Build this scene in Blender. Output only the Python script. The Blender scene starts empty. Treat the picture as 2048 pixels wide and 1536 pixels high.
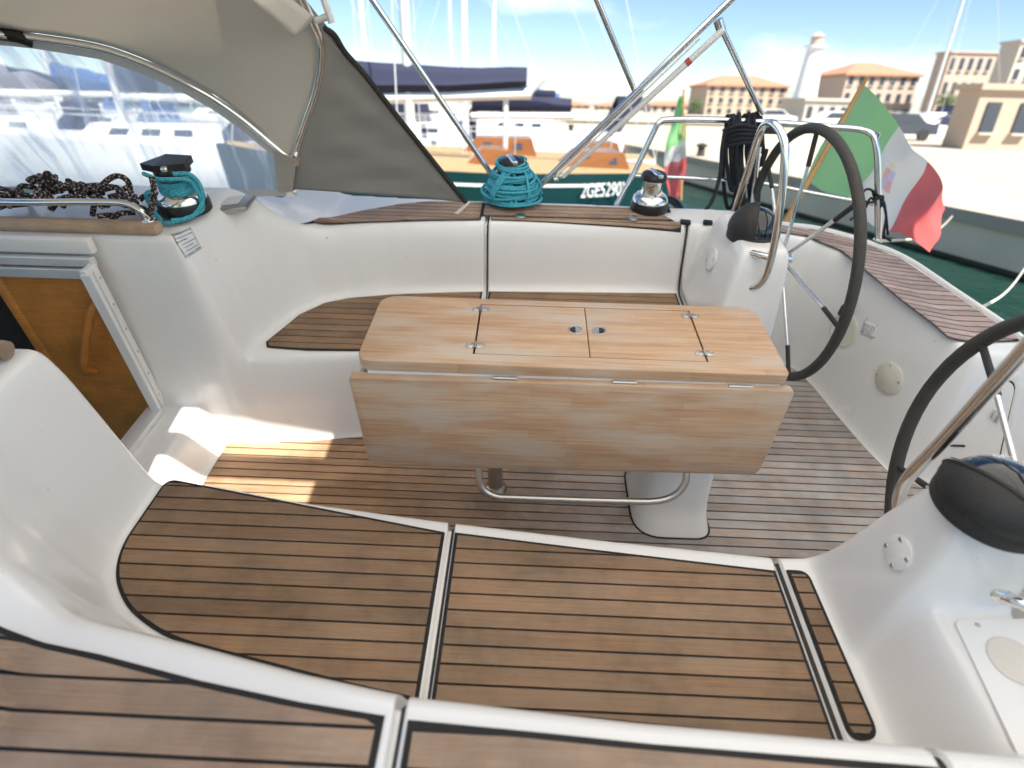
import bpy, bmesh, math, random
import numpy as np
from mathutils import Matrix, Vector
random.seed(7); RNG = np.random.default_rng(7)

# ------------------------------------------------------------------ camera
# The cockpit is drawn in the boat's own frame: X aft, Y to starboard, Z up,
# sole at z = 0.  The boat heels HEEL degrees to port (towards the camera).
W0, H0, FPX = 2048, 1536, 1130.0
CP, CY, CR = .69115, .02886, .01723
def _r(a, i):
    c, s = math.cos(a), math.sin(a)
    m = np.eye(3); j, k = [(1, 2), (0, 2), (0, 1)][i]
    m[j, j] = c; m[k, k] = c
    if i == 1: m[j, k] = s; m[k, j] = -s
    else: m[j, k] = -s; m[k, j] = s
    return m
CAMM = _r(CR, 2) @ _r(CP, 0) @ _r(CY, 1) @ np.array([[1, 0, 0], [0, 0, -1], [0, 1, 0]], float)
CPOS = np.array([0, 0, 1.6])
HEEL_DEG = 13.0
HEEL = Matrix.Translation((0, 0, 1.6)) @ Matrix.Rotation(math.radians(HEEL_DEG), 4, 'X') @ Matrix.Translation((0, 0, -1.6))
HR = np.array(HEEL.to_3x3())
WATER = -0.9

def U(px, py, x=None, y=None, z=None):
    """photo pixel -> point of the boat frame on a plane x=, y= or z="""
    d = CAMM.T @ np.array([px - W0 / 2, py - H0 / 2, FPX])
    if z is not None: t = (z - CPOS[2]) / d[2]
    elif y is not None: t = y / d[1]
    else: t = x / d[0]
    return CPOS + t * d
def V(px, py, x=None, y=None, z=None):
    """photo pixel -> world point (level frame)"""
    d = HR @ CAMM.T @ np.array([px - W0 / 2, py - H0 / 2, FPX])
    if z is not None: t = (z - CPOS[2]) / d[2]
    elif y is not None: t = y / d[1]
    else: t = x / d[0]
    return CPOS + t * d

scene = bpy.context.scene
COL = scene.collection
cam = bpy.data.cameras.new('camera'); camo = bpy.data.objects.new('camera', cam); COL.objects.link(camo)
cam.sensor_width = 36; cam.lens = 36 * FPX / W0; cam.clip_start = .05; cam.clip_end = 5000
R = Matrix([list(CAMM.T[:, 0]), list(CAMM.T[:, 1]), list(CAMM.T[:, 2])])
R = Matrix([[CAMM[0][i], -CAMM[1][i], -CAMM[2][i]] for i in range(3)])
camo.matrix_world = HEEL @ (Matrix.Translation((0, 0, 1.6)) @ R.to_4x4())
cam.dof.use_dof = True; cam.dof.focus_distance = 1.65; cam.dof.aperture_fstop = 1.8
scene.camera = camo

# ------------------------------------------------------------------ light
SUN_B = Vector((.36, -.33, 1.0)).normalized()          # towards the sun, boat frame
SUN_W = (HEEL.to_3x3() @ SUN_B).normalized()
EL = math.asin(SUN_W.z); AZ = math.atan2(SUN_W.x, SUN_W.y)
world = bpy.data.worlds.new('World'); scene.world = world; world.use_nodes = True
nt = world.node_tree; nt.nodes.clear()
wo = nt.nodes.new('ShaderNodeOutputWorld'); bg = nt.nodes.new('ShaderNodeBackground')
sky = nt.nodes.new('ShaderNodeTexSky'); sky.sky_type = 'NISHITA'; sky.sun_disc = False
sky.sun_elevation = EL; sky.sun_rotation = AZ; sky.air_density = .85; sky.dust_density = .0; sky.ozone_density = 3.5
tc = nt.nodes.new('ShaderNodeTexCoord'); mp = nt.nodes.new('ShaderNodeMapping'); mp.inputs['Scale'].default_value = (2.2, 2.2, 7.0)
nz = nt.nodes.new('ShaderNodeTexNoise'); nz.inputs['Scale'].default_value = 1.5; nz.inputs['Detail'].default_value = 7; nz.inputs['Roughness'].default_value = .55
rp = nt.nodes.new('ShaderNodeValToRGB'); rp.color_ramp.elements[0].position = .54; rp.color_ramp.elements[1].position = .80
rp.color_ramp.elements[1].color = (.75, .75, .75, 1)
mx = nt.nodes.new('ShaderNodeMix'); mx.data_type = 'RGBA'; mx.inputs['B'].default_value = (9.5, 9.7, 10.0, 1)
L = nt.links.new
L(tc.outputs['Generated'], mp.inputs['Vector']); L(mp.outputs[0], nz.inputs['Vector']); L(nz.outputs['Fac'], rp.inputs[0])
L(rp.outputs[0], mx.inputs['Factor']); L(sky.outputs[0], mx.inputs['A']); L(mx.outputs['Result'], bg.inputs[0]); L(bg.outputs[0], wo.inputs[0])
bg.inputs[1].default_value = .07
sl = bpy.data.lights.new('sun', 'SUN'); sl.energy = 5.0; sl.angle = math.radians(.53); sl.color = (1, .95, .86)
so = bpy.data.objects.new('sun', sl); COL.objects.link(so); so.location = (0, 0, 30)
so.rotation_euler = SUN_W.to_track_quat('Z', 'Y').to_euler()
scene.view_settings.view_transform = 'Standard'; scene.view_settings.look = 'None'
scene.view_settings.exposure = 1.27; scene.view_settings.gamma = 1.0
scene.render.resolution_x = 1024; scene.render.resolution_y = 768

# ------------------------------------------------------------------ materials
def new_mat(name):
    m = bpy.data.materials.new(name); m.use_nodes = True
    n = m.node_tree; b = n.nodes['Principled BSDF']
    return m, n, b
def mat(name, col, rough=.5, metal=0, var=.12, scale=8, bump=0, bscale=60, coat=0, stretch=(1, 1, 1), rvar=0, spec=None):
    m, n, b = new_mat(name)
    b.inputs['Roughness'].default_value = rough; b.inputs['Metallic'].default_value = metal
    if coat: b.inputs['Coat Weight'].default_value = coat; b.inputs['Coat Roughness'].default_value = .08
    if spec is not None: b.inputs['Specular IOR Level'].default_value = spec
    t = n.nodes.new('ShaderNodeTexCoord'); mp = n.nodes.new('ShaderNodeMapping'); mp.inputs['Scale'].default_value = stretch
    n.links.new(t.outputs['Object'], mp.inputs[0])
    z = n.nodes.new('ShaderNodeTexNoise'); z.inputs['Scale'].default_value = scale; z.inputs['Detail'].default_value = 5
    n.links.new(mp.outputs[0], z.inputs['Vector'])
    x = n.nodes.new('ShaderNodeMix'); x.data_type = 'RGBA'
    c = Vector(col[:3])
    x.inputs['A'].default_value = (*(c * (1 - var)), 1); x.inputs['B'].default_value = (*[min(1, v) for v in c * (1 + var)], 1)
    n.links.new(z.outputs['Fac'], x.inputs['Factor']); n.links.new(x.outputs['Result'], b.inputs['Base Color'])
    if rvar:
        mr = n.nodes.new('ShaderNodeMapRange'); mr.inputs['To Min'].default_value = max(0, rough - rvar); mr.inputs['To Max'].default_value = rough + rvar
        n.links.new(z.outputs['Fac'], mr.inputs[0]); n.links.new(mr.outputs[0], b.inputs['Roughness'])
    if bump:
        z2 = n.nodes.new('ShaderNodeTexNoise'); z2.inputs['Scale'].default_value = bscale; z2.inputs['Detail'].default_value = 3
        n.links.new(mp.outputs[0], z2.inputs['Vector'])
        bp = n.nodes.new('ShaderNodeBump'); bp.inputs['Strength'].default_value = bump; bp.inputs['Distance'].default_value = .01
        n.links.new(z2.outputs['Fac'], bp.inputs['Height']); n.links.new(bp.outputs[0], b.inputs['Normal'])
    return m

def teak_mat(name, c1, c2, grey, g0=0, g1=0, rough=.62):
    """oiled to silvered teak: streaky grain along X, every plank a tone of its own;
    g0..g1 = distance along X over which the boards turn grey, from weathering and painted blue sky light"""
    m, n, b = new_mat(name); N = n.nodes.new; K = n.links.new
    t = N('ShaderNodeTexCoord'); oi = N('ShaderNodeObjectInfo')
    off = N('ShaderNodeVectorMath'); off.operation = 'SCALE'; off.inputs[0].default_value = (7.3, 3.1, 5.7)
    K(oi.outputs['Random'], off.inputs['Scale'])
    ad = N('ShaderNodeVectorMath'); K(t.outputs['Object'], ad.inputs[0]); K(off.outputs[0], ad.inputs[1])
    mp = N('ShaderNodeMapping'); mp.inputs['Scale'].default_value = (3.0, 90, 90); K(ad.outputs[0], mp.inputs[0])
    z = N('ShaderNodeTexNoise'); z.inputs['Scale'].default_value = 2.4; z.inputs['Detail'].default_value = 6; z.inputs['Roughness'].default_value = .65; K(mp.outputs[0], z.inputs['Vector'])
    mp2 = N('ShaderNodeMapping'); mp2.inputs['Scale'].default_value = (2.4, 24, 24); K(ad.outputs[0], mp2.inputs[0])
    zb = N('ShaderNodeTexNoise'); zb.inputs['Scale'].default_value = 1.7; zb.inputs['Detail'].default_value = 3; K(mp2.outputs[0], zb.inputs['Vector'])
    a = N('ShaderNodeMix'); a.data_type = 'RGBA'; a.inputs['A'].default_value = (*c1, 1); a.inputs['B'].default_value = (*c2, 1)
    rr = N('ShaderNodeMapRange'); rr.inputs['From Min'].default_value = .33; rr.inputs['From Max'].default_value = .68; K(z.outputs['Fac'], rr.inputs[0]); K(rr.outputs[0], a.inputs['Factor'])
    sx = N('ShaderNodeSeparateXYZ'); K(t.outputs['Object'], sx.inputs[0])
    gr = N('ShaderNodeMapRange'); gr.inputs['From Min'].default_value = g0; gr.inputs['From Max'].default_value = g1 if g1 != g0 else g0 + 1
    gr.inputs['To Min'].default_value = .05 if g1 != g0 else grey[3]; gr.inputs['To Max'].default_value = grey[3]
    K(sx.outputs['X'], gr.inputs[0])
    gm = N('ShaderNodeMath'); gm.operation = 'MULTIPLY_ADD'; gm.use_clamp = True
    zr = N('ShaderNodeMapRange'); zr.inputs['From Min'].default_value = .3; zr.inputs['From Max'].default_value = .7; zr.inputs['To Min'].default_value = .45; zr.inputs['To Max'].default_value = 1.3
    K(zb.outputs['Fac'], zr.inputs[0]); K(zr.outputs[0], gm.inputs[0]); K(gr.outputs[0], gm.inputs[1]); gm.inputs[2].default_value = 0
    g = N('ShaderNodeMix'); g.data_type = 'RGBA'; g.inputs['B'].default_value = (*grey[:3], 1); K(gm.outputs[0], g.inputs['Factor']); K(a.outputs['Result'], g.inputs['A'])
    hv = N('ShaderNodeHueSaturation'); mr = N('ShaderNodeMapRange'); mr.inputs['To Min'].default_value = .83; mr.inputs['To Max'].default_value = 1.17
    K(oi.outputs['Random'], mr.inputs[0]); K(mr.outputs[0], hv.inputs['Value']); K(g.outputs['Result'], hv.inputs['Color']); zs = N('ShaderNodeTexNoise'); zs.inputs['Scale'].default_value = 5.5; zs.inputs['Detail'].default_value = 7; zs.inputs['Roughness'].default_value = .65; K(t.outputs['Object'], zs.inputs['Vector'])
    st_ = N('ShaderNodeMapRange'); st_.inputs['From Min'].default_value = .42; st_.inputs['From Max'].default_value = .72; st_.inputs['To Min'].default_value = 1.05; st_.inputs['To Max'].default_value = .62; K(zs.outputs['Fac'], st_.inputs[0])
    sm = N('ShaderNodeVectorMath'); sm.operation = 'SCALE'; K(hv.outputs[0], sm.inputs[0]); K(st_.outputs[0], sm.inputs['Scale']); K(sm.outputs[0], b.inputs['Base Color'])
    b.inputs['Roughness'].default_value = rough
    bp = N('ShaderNodeBump'); bp.inputs['Strength'].default_value = .28; bp.inputs['Distance'].default_value = .003; K(z.outputs['Fac'], bp.inputs['Height']); K(bp.outputs[0], b.inputs['Normal'])
    return m

def block_mat(name):
    """butcher-block table top: glued staves, each with its own tone, bleached patches"""
    m, n, b = new_mat(name); N = n.nodes.new; K = n.links.new
    t = N('ShaderNodeTexCoord'); sx = N('ShaderNodeSeparateXYZ'); K(t.outputs['Object'], sx.inputs[0])
    yz = N('ShaderNodeMath'); K(sx.outputs['Y'], yz.inputs[0]); K(sx.outputs['Z'], yz.inputs[1])
    cb = N('ShaderNodeCombineXYZ'); K(sx.outputs['X'], cb.inputs[0]); K(yz.outputs[0], cb.inputs[1])
    br = N('ShaderNodeTexBrick'); br.inputs['Scale'].default_value = 1; br.inputs['Brick Width'].default_value = .29; br.inputs['Row Height'].default_value = .0245
    br.inputs['Mortar Size'].default_value = 0.0; br.offset = .37; br.inputs['Bias'].default_value = 0
    br.inputs['Color1'].default_value = (.49, .297, .168, 1); br.inputs['Color2'].default_value = (.555, .375, .238, 1); K(cb.outputs[0], br.inputs['Vector'])
    mp = N('ShaderNodeMapping'); mp.inputs['Scale'].default_value = (3, 70, 70); K(t.outputs['Object'], mp.inputs[0])
    z = N('ShaderNodeTexNoise'); z.inputs['Scale'].default_value = 2.0; z.inputs['Detail'].default_value = 6; K(mp.outputs[0], z.inputs['Vector'])
    mg = N('ShaderNodeMix'); mg.data_type = 'RGBA'; mg.blend_type = 'MULTIPLY'; mg.inputs['Factor'].default_value = .75
    cr = N('ShaderNodeValToRGB'); cr.color_ramp.elements[0].position = .3; cr.color_ramp.elements[0].color = (.66, .60, .55, 1); cr.color_ramp.elements[1].position = .62
    K(z.outputs['Fac'], cr.inputs[0]); K(br.outputs['Color'], mg.inputs['A']); K(cr.outputs[0], mg.inputs['B'])
    mp3 = N('ShaderNodeMapping'); mp3.inputs['Scale'].default_value = (2.2, 7, 7); K(t.outputs['Object'], mp3.inputs[0])
    z3 = N('ShaderNodeTexNoise'); z3.inputs['Scale'].default_value = 1.8; z3.inputs['Detail'].default_value = 5; K(mp3.outputs[0], z3.inputs['Vector'])
    c3 = N('ShaderNodeMapRange'); c3.inputs['From Min'].default_value = .44; c3.inputs['From Max'].default_value = .68; c3.inputs['To Max'].default_value = .8; K(z3.outputs['Fac'], c3.inputs[0])
    g = N('ShaderNodeMix'); g.data_type = 'RGBA'; g.inputs['B'].default_value = (.50, .43, .35, 1); K(c3.outputs[0], g.inputs['Factor']); K(mg.outputs['Result'], g.inputs['A'])
    K(g.outputs['Result'], b.inputs['Base Color']); b.inputs['Roughness'].default_value = .5
    bp = N('ShaderNodeBump'); bp.inputs['Strength'].default_value = .15; bp.inputs['Distance'].default_value = .002; K(z.outputs['Fac'], bp.inputs['Height']); K(bp.outputs[0], b.inputs['Normal'])
    return m

def canvas_mat(name, col, trans, tw=.35):
    m, n, b = new_mat(name); N = n.nodes.new; K = n.links.new
    t = N('ShaderNodeTexCoord'); z = N('ShaderNodeTexNoise'); z.inputs['Scale'].default_value = 2.3; z.inputs['Detail'].default_value = 4; K(t.outputs['Object'], z.inputs['Vector'])
    x = N('ShaderNodeMix'); x.data_type = 'RGBA'; c = Vector(col); x.inputs['A'].default_value = (*(c * .86), 1); x.inputs['B'].default_value = (*(c * 1.1), 1); K(z.outputs['Fac'], x.inputs['Factor']); K(x.outputs['Result'], b.inputs['Base Color'])
    b.inputs['Roughness'].default_value = .85
    w = N('ShaderNodeTexNoise'); w.inputs['Scale'].default_value = 900; K(t.outputs['Object'], w.inputs['Vector'])
    bp = N('ShaderNodeBump'); bp.inputs['Strength'].default_value = .25; bp.inputs['Distance'].default_value = .002; K(w.outputs['Fac'], bp.inputs['Height']); K(bp.outputs[0], b.inputs['Normal'])
    tr = N('ShaderNodeBsdfTranslucent'); tr.inputs[0].default_value = (*trans, 1)
    ms = N('ShaderNodeMixShader'); ms.inputs[0].default_value = tw; K(b.outputs[0], ms.inputs[1]); K(tr.outputs[0], ms.inputs[2]); K(ms.outputs[0], n.nodes['Material Output'].inputs[0])
    return m

def vinyl_mat(name):
    m, n, b = new_mat(name); N = n.nodes.new; K = n.links.new
    t = N('ShaderNodeTexCoord'); mp = N('ShaderNodeMapping'); mp.inputs['Rotation'].default_value = (0, math.radians(-32), 0); mp.inputs['Scale'].default_value = (15, 3, 1.6); K(t.outputs['Object'], mp.inputs[0])
    z = N('ShaderNodeTexNoise'); z.inputs['Scale'].default_value = 1.0; z.inputs['Detail'].default_value = 5; z.inputs['Distortion'].default_value = .8; K(mp.outputs[0], z.inputs['Vector'])
    r = N('ShaderNodeMapRange'); r.inputs['From Min'].default_value = .46; r.inputs['From Max'].default_value = .72; r.inputs['To Min'].default_value = .42; r.inputs['To Max'].default_value = .95; K(z.outputs['Fac'], r.inputs[0])
    tp = N('ShaderNodeBsdfTransparent'); tp.inputs[0].default_value = (.93, .96, .97, 1)
    df = N('ShaderNodeBsdfTranslucent'); df.inputs[0].default_value = (1, 1, 1, 1)
    gl = N('ShaderNodeBsdfGlossy'); gl.inputs['Roughness'].default_value = .08
    m1 = N('ShaderNodeMixShader'); K(r.outputs[0], m1.inputs[0]); K(tp.outputs[0], m1.inputs[1]); K(df.outputs[0], m1.inputs[2])
    m2 = N('ShaderNodeMixShader'); fr = N('ShaderNodeFresnel'); fr.inputs[0].default_value = 1.4; K(fr.outputs[0], m2.inputs[0]); K(m1.outputs[0], m2.inputs[1]); K(gl.outputs[0], m2.inputs[2])
    bp = N('ShaderNodeBump'); bp.inputs['Strength'].default_value = .5; bp.inputs['Distance'].default_value = .03; K(z.outputs['Fac'], bp.inputs['Height']); K(bp.outputs[0], gl.inputs['Normal'])
    K(m2.outputs[0], n.nodes['Material Output'].inputs[0]); return m

def rope_mat(name, c1, c2, scale=260, thr=.5):
    m, n, b = new_mat(name); N = n.nodes.new; K = n.links.new
    t = N('ShaderNodeTexCoord'); v = N('ShaderNodeTexNoise'); v.inputs['Scale'].default_value = scale; v.inputs['Detail'].default_value = 1; K(t.outputs['Object'], v.inputs['Vector'])
    r = N('ShaderNodeMapRange'); r.inputs['From Min'].default_value = thr - .06; r.inputs['From Max'].default_value = thr + .06; K(v.outputs['Fac'], r.inputs[0])
    x = N('ShaderNodeMix'); x.data_type = 'RGBA'; x.inputs['A'].default_value = (*c1, 1); x.inputs['B'].default_value = (*c2, 1); K(r.outputs[0], x.inputs['Factor']); K(x.outputs['Result'], b.inputs['Base Color'])
    b.inputs['Roughness'].default_value = .8
    bp = N('ShaderNodeBump'); bp.inputs['Strength'].default_value = .5; bp.inputs['Distance'].default_value = .004; K(v.outputs['Fac'], bp.inputs['Height']); K(bp.outputs[0], b.inputs['Normal'])
    return m

def water_mat():
    m, n, b = new_mat('harbour_water'); N = n.nodes.new; K = n.links.new
    t = N('ShaderNodeTexCoord'); z = N('ShaderNodeTexNoise'); z.inputs['Scale'].default_value = 1.6; z.inputs['Detail'].default_value = 5; K(t.outputs['Object'], z.inputs['Vector'])
    b.inputs['Base Color'].default_value = (.003, .030, .021, 1); b.inputs['Roughness'].default_value = .08; b.inputs['IOR'].default_value = 1.33
    bp = N('ShaderNodeBump'); bp.inputs['Strength'].default_value = .22; bp.inputs['Distance'].default_value = .25; K(z.outputs['Fac'], bp.inputs['Height']); K(bp.outputs[0], b.inputs['Normal'])
    return m

MAT = {}
def M_(k, f): MAT[k] = f; return f
def gel_mat(name, col):
    m = mat(name, col, .24, var=.03, scale=2.5, bump=.035, bscale=9, rvar=.09); n = m.node_tree; b = n.nodes['Principled BSDF']; N = n.nodes.new; K = n.links.new
    src = b.inputs['Base Color'].links[0].from_socket; t = N('ShaderNodeTexCoord')
    z = N('ShaderNodeTexNoise'); z.inputs['Scale'].default_value = 5.5; z.inputs['Detail'].default_value = 9; z.inputs['Roughness'].default_value = .72; K(t.outputs['Object'], z.inputs['Vector'])
    r = N('ShaderNodeMapRange'); r.inputs['From Min'].default_value = .56; r.inputs['From Max'].default_value = .80; r.inputs['To Max'].default_value = .20; K(z.outputs['Fac'], r.inputs[0])
    x = N('ShaderNodeMix'); x.data_type = 'RGBA'; x.inputs['B'].default_value = (.60, .56, .47, 1); K(r.outputs[0], x.inputs['Factor']); K(src, x.inputs['A'])
    z2 = N('ShaderNodeTexNoise'); z2.inputs['Scale'].default_value = 48; z2.inputs['Detail'].default_value = 2; K(t.outputs['Object'], z2.inputs['Vector'])
    r2 = N('ShaderNodeMapRange'); r2.inputs['From Min'].default_value = .755; r2.inputs['From Max'].default_value = .79; r2.inputs['To Max'].default_value = .45; K(z2.outputs['Fac'], r2.inputs[0])
    x2 = N('ShaderNodeMix'); x2.data_type = 'RGBA'; x2.inputs['B'].default_value = (.33, .29, .23, 1); K(r2.outputs[0], x2.inputs['Factor']); K(x.outputs['Result'], x2.inputs['A']); K(x2.outputs['Result'], b.inputs['Base Color'])
    b.inputs['Coat Weight'].default_value = .35; b.inputs['Coat Roughness'].default_value = .10
    return m
M_('gel', gel_mat('gelcoat_white', (.80, .795, .78)) if True else mat('gelcoat_white', (.80, .795, .78), .24, var=.03, scale=2.5, bump=.04, bscale=9, rvar=.08))
M_('gelgrey', mat('gelcoat_offwhite', (.72, .71, .66), .4, var=.04, scale=6))
M_('seam', mat('seam_dark', (.045, .042, .04), .8, var=.3, scale=40))
M_('caulk', mat('black_caulking', (.012, .012, .013), .75, var=.4, scale=60, bump=.3, bscale=120))
M_('teak', teak_mat('teak_seat', (.20, .098, .042), (.33, .18, .086), (.235, .175, .12, .55)))
M_('teaksole', teak_mat('teak_sole', (.31, .165, .08), (.46, .29, .165), (.375, .35, .335, .97), -.5, .55))  # greyer aft: weathering, plus blue sky light put into the colour
M_('teakdeck', teak_mat('teak_coaming', (.30, .17, .09), (.43, .275, .165), (.37, .29, .23, .5)))
M_('teakstern', teak_mat('teak_stern', (.36, .245, .195), (.41, .29, .235), (.41, .34, .325, .5)))
M_('block', block_mat('table_wood'))
M_('cabwood', teak_mat('varnished_cabin_wood', (.68, .245, .05), (.80, .34, .085), (.6, .24, .06, .1), rough=.28))
M_('trimwood', teak_mat('weathered_trim_wood', (.30, .19, .11), (.45, .31, .2), (.4, .33, .27, .4)))
M_('steel', mat('polished_steel', (.80, .79, .76), .14, 1, var=.06, scale=14, rvar=.05))
M_('satin', mat('satin_steel', (.52, .49, .45), .3, 1, var=.08, scale=30))
M_('alu', mat('anodised_aluminium', (.74, .745, .75), .42, .35, var=.05, scale=12))
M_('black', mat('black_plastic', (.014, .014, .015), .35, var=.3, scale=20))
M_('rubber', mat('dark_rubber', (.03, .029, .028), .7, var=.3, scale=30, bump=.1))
M_('wheelskin', mat('wheel_leather', (.045, .042, .036), .62, var=.25, scale=40, bump=.3, bscale=180))
M_('compass', mat('compass_glass', (.006, .01, .018), .06, var=.2, scale=5, coat=.6))
M_('cover', mat('compass_cover_plastic', (.02, .019, .018), .55, var=.2, scale=30, bump=.15, bscale=160))
M_('white', mat('white_plastic', (.78, .78, .77), .35, var=.03, scale=6))
M_('cream', mat('cream_plastic', (.66, .64, .55), .4, var=.05, scale=9))
M_('cupshade', mat('cup_shade', (.66, .62, .55), .4, var=.05, scale=9))  # darker cream paints shade into the cup recess
M_('mark', mat('printed_marks', (.10, .11, .14), .6, var=.1))
M_('paper', mat('sticker_paper', (.70, .72, .74), .5, var=.03))
M_('red', mat('red_mark', (.55, .08, .05), .5))
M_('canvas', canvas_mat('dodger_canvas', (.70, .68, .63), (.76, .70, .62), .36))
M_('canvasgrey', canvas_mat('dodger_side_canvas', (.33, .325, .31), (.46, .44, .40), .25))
M_('bimini', canvas_mat('bimini_canvas', (.68, .675, .665), (.92, .893, .85), .76))
M_('piping', mat('black_piping', (.016, .015, .014), .7))
M_('vinyl', vinyl_mat('clear_vinyl'))
M_('hem', canvas_mat('window_hem', (.52, .50, .46), (.6, .55, .46), .4))
M_('bluerope', rope_mat('blue_rope', (.025, .27, .38), (.10, .52, .62), 330, .52))
M_('blkrope', rope_mat('speckled_rope', (.014, .013, .015), (.52, .40, .36), 150, .60))
M_('navyrope', rope_mat('navy_rope', (.006, .008, .014), (.016, .02, .032), 300))
M_('whiterope', mat('white_rope', (.66, .60, .48), .8, var=.15, scale=60))
M_('water', water_mat())
M_('concrete', mat('quay_concrete', (.42, .365, .285), .9, var=.18, scale=.6, bump=.3, bscale=4))
M_('quaywall', mat('quay_wall_concrete', (.74, .65, .49), .9, var=.35, scale=.5, bump=.4, bscale=3))
M_('weed', mat('tide_weed', (.05, .055, .03), .9, var=.3, scale=2))
M_('green_hull', mat('dark_green_hull_paint', (.006, .035, .036), .18, var=.1, scale=2, coat=.5))
M_('white_hull', mat('white_hull_paint', (.80, .80, .79), .25, var=.03, scale=1))
M_('bluehull', mat('blue_hull_paint', (.03, .06, .16), .25, var=.05, scale=1))
M_('wooddeck', mat('yellow_wood_deck', (.36, .25, .125), .6, var=.15, scale=3, stretch=(1, 8, 8)))
M_('varnish', mat('varnished_mahogany', (.22, .085, .025), .25, var=.2, scale=4, stretch=(1, 8, 8)))
M_('navy', mat('navy_canvas', (.013, .017, .048), .8, var=.25, scale=3, bump=.4, bscale=5))
M_('midblue', mat('blue_canvas', (.06, .12, .28), .8, var=.2, scale=3))
M_('mast', mat('mast_aluminium', (.72, .71, .68), .4, .35, var=.04))
M_('stucco', mat('pale_stucco', (.46, .375, .31), .9, var=.08, scale=.3))
M_('stucco2', mat('cream_stucco', (.50, .46, .40), .9, var=.06, scale=.3))
M_('stucco3', mat('ochre_stucco', (.47, .37, .28), .9, var=.08, scale=.3))
M_('rooftile', mat('terracotta_roof', (.42, .21, .13), .9, var=.2, scale=2))
M_('glass', mat('dark_window_glass', (.05, .06, .08), .1))
M_('foliage', mat('green_foliage', (.07, .12, .04), .8, var=.5, scale=1.5))
M_('hill', mat('hazy_hillside', (.30, .31, .27), .95, var=.25, scale=.02))
M_('flagg', canvas_mat('flag_green', (.30, .58, .26), (.5, .85, .45), .5))
M_('flagw', canvas_mat('flag_white', (.80, .78, .75), (.9, .85, .8), .4))
M_('flagr', canvas_mat('flag_red', (.70, .13, .13), (.95, .3, .28), .5))
M_('embred', canvas_mat('emblem_red', (.74, .42, .42), (.9, .6, .6), .4)); M_('embblue', canvas_mat('emblem_blue', (.55, .55, .74), (.7, .7, .9), .4)); M_('embgold', canvas_mat('emblem_gold', (.80, .70, .42), (.9, .8, .5), .4))
M_('pole', mat('flagpole_wood', (.45, .26, .08), .45, var=.2, scale=6))
M_('yellow', mat('yellow_cloth', (.72, .55, .12), .8))

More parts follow.
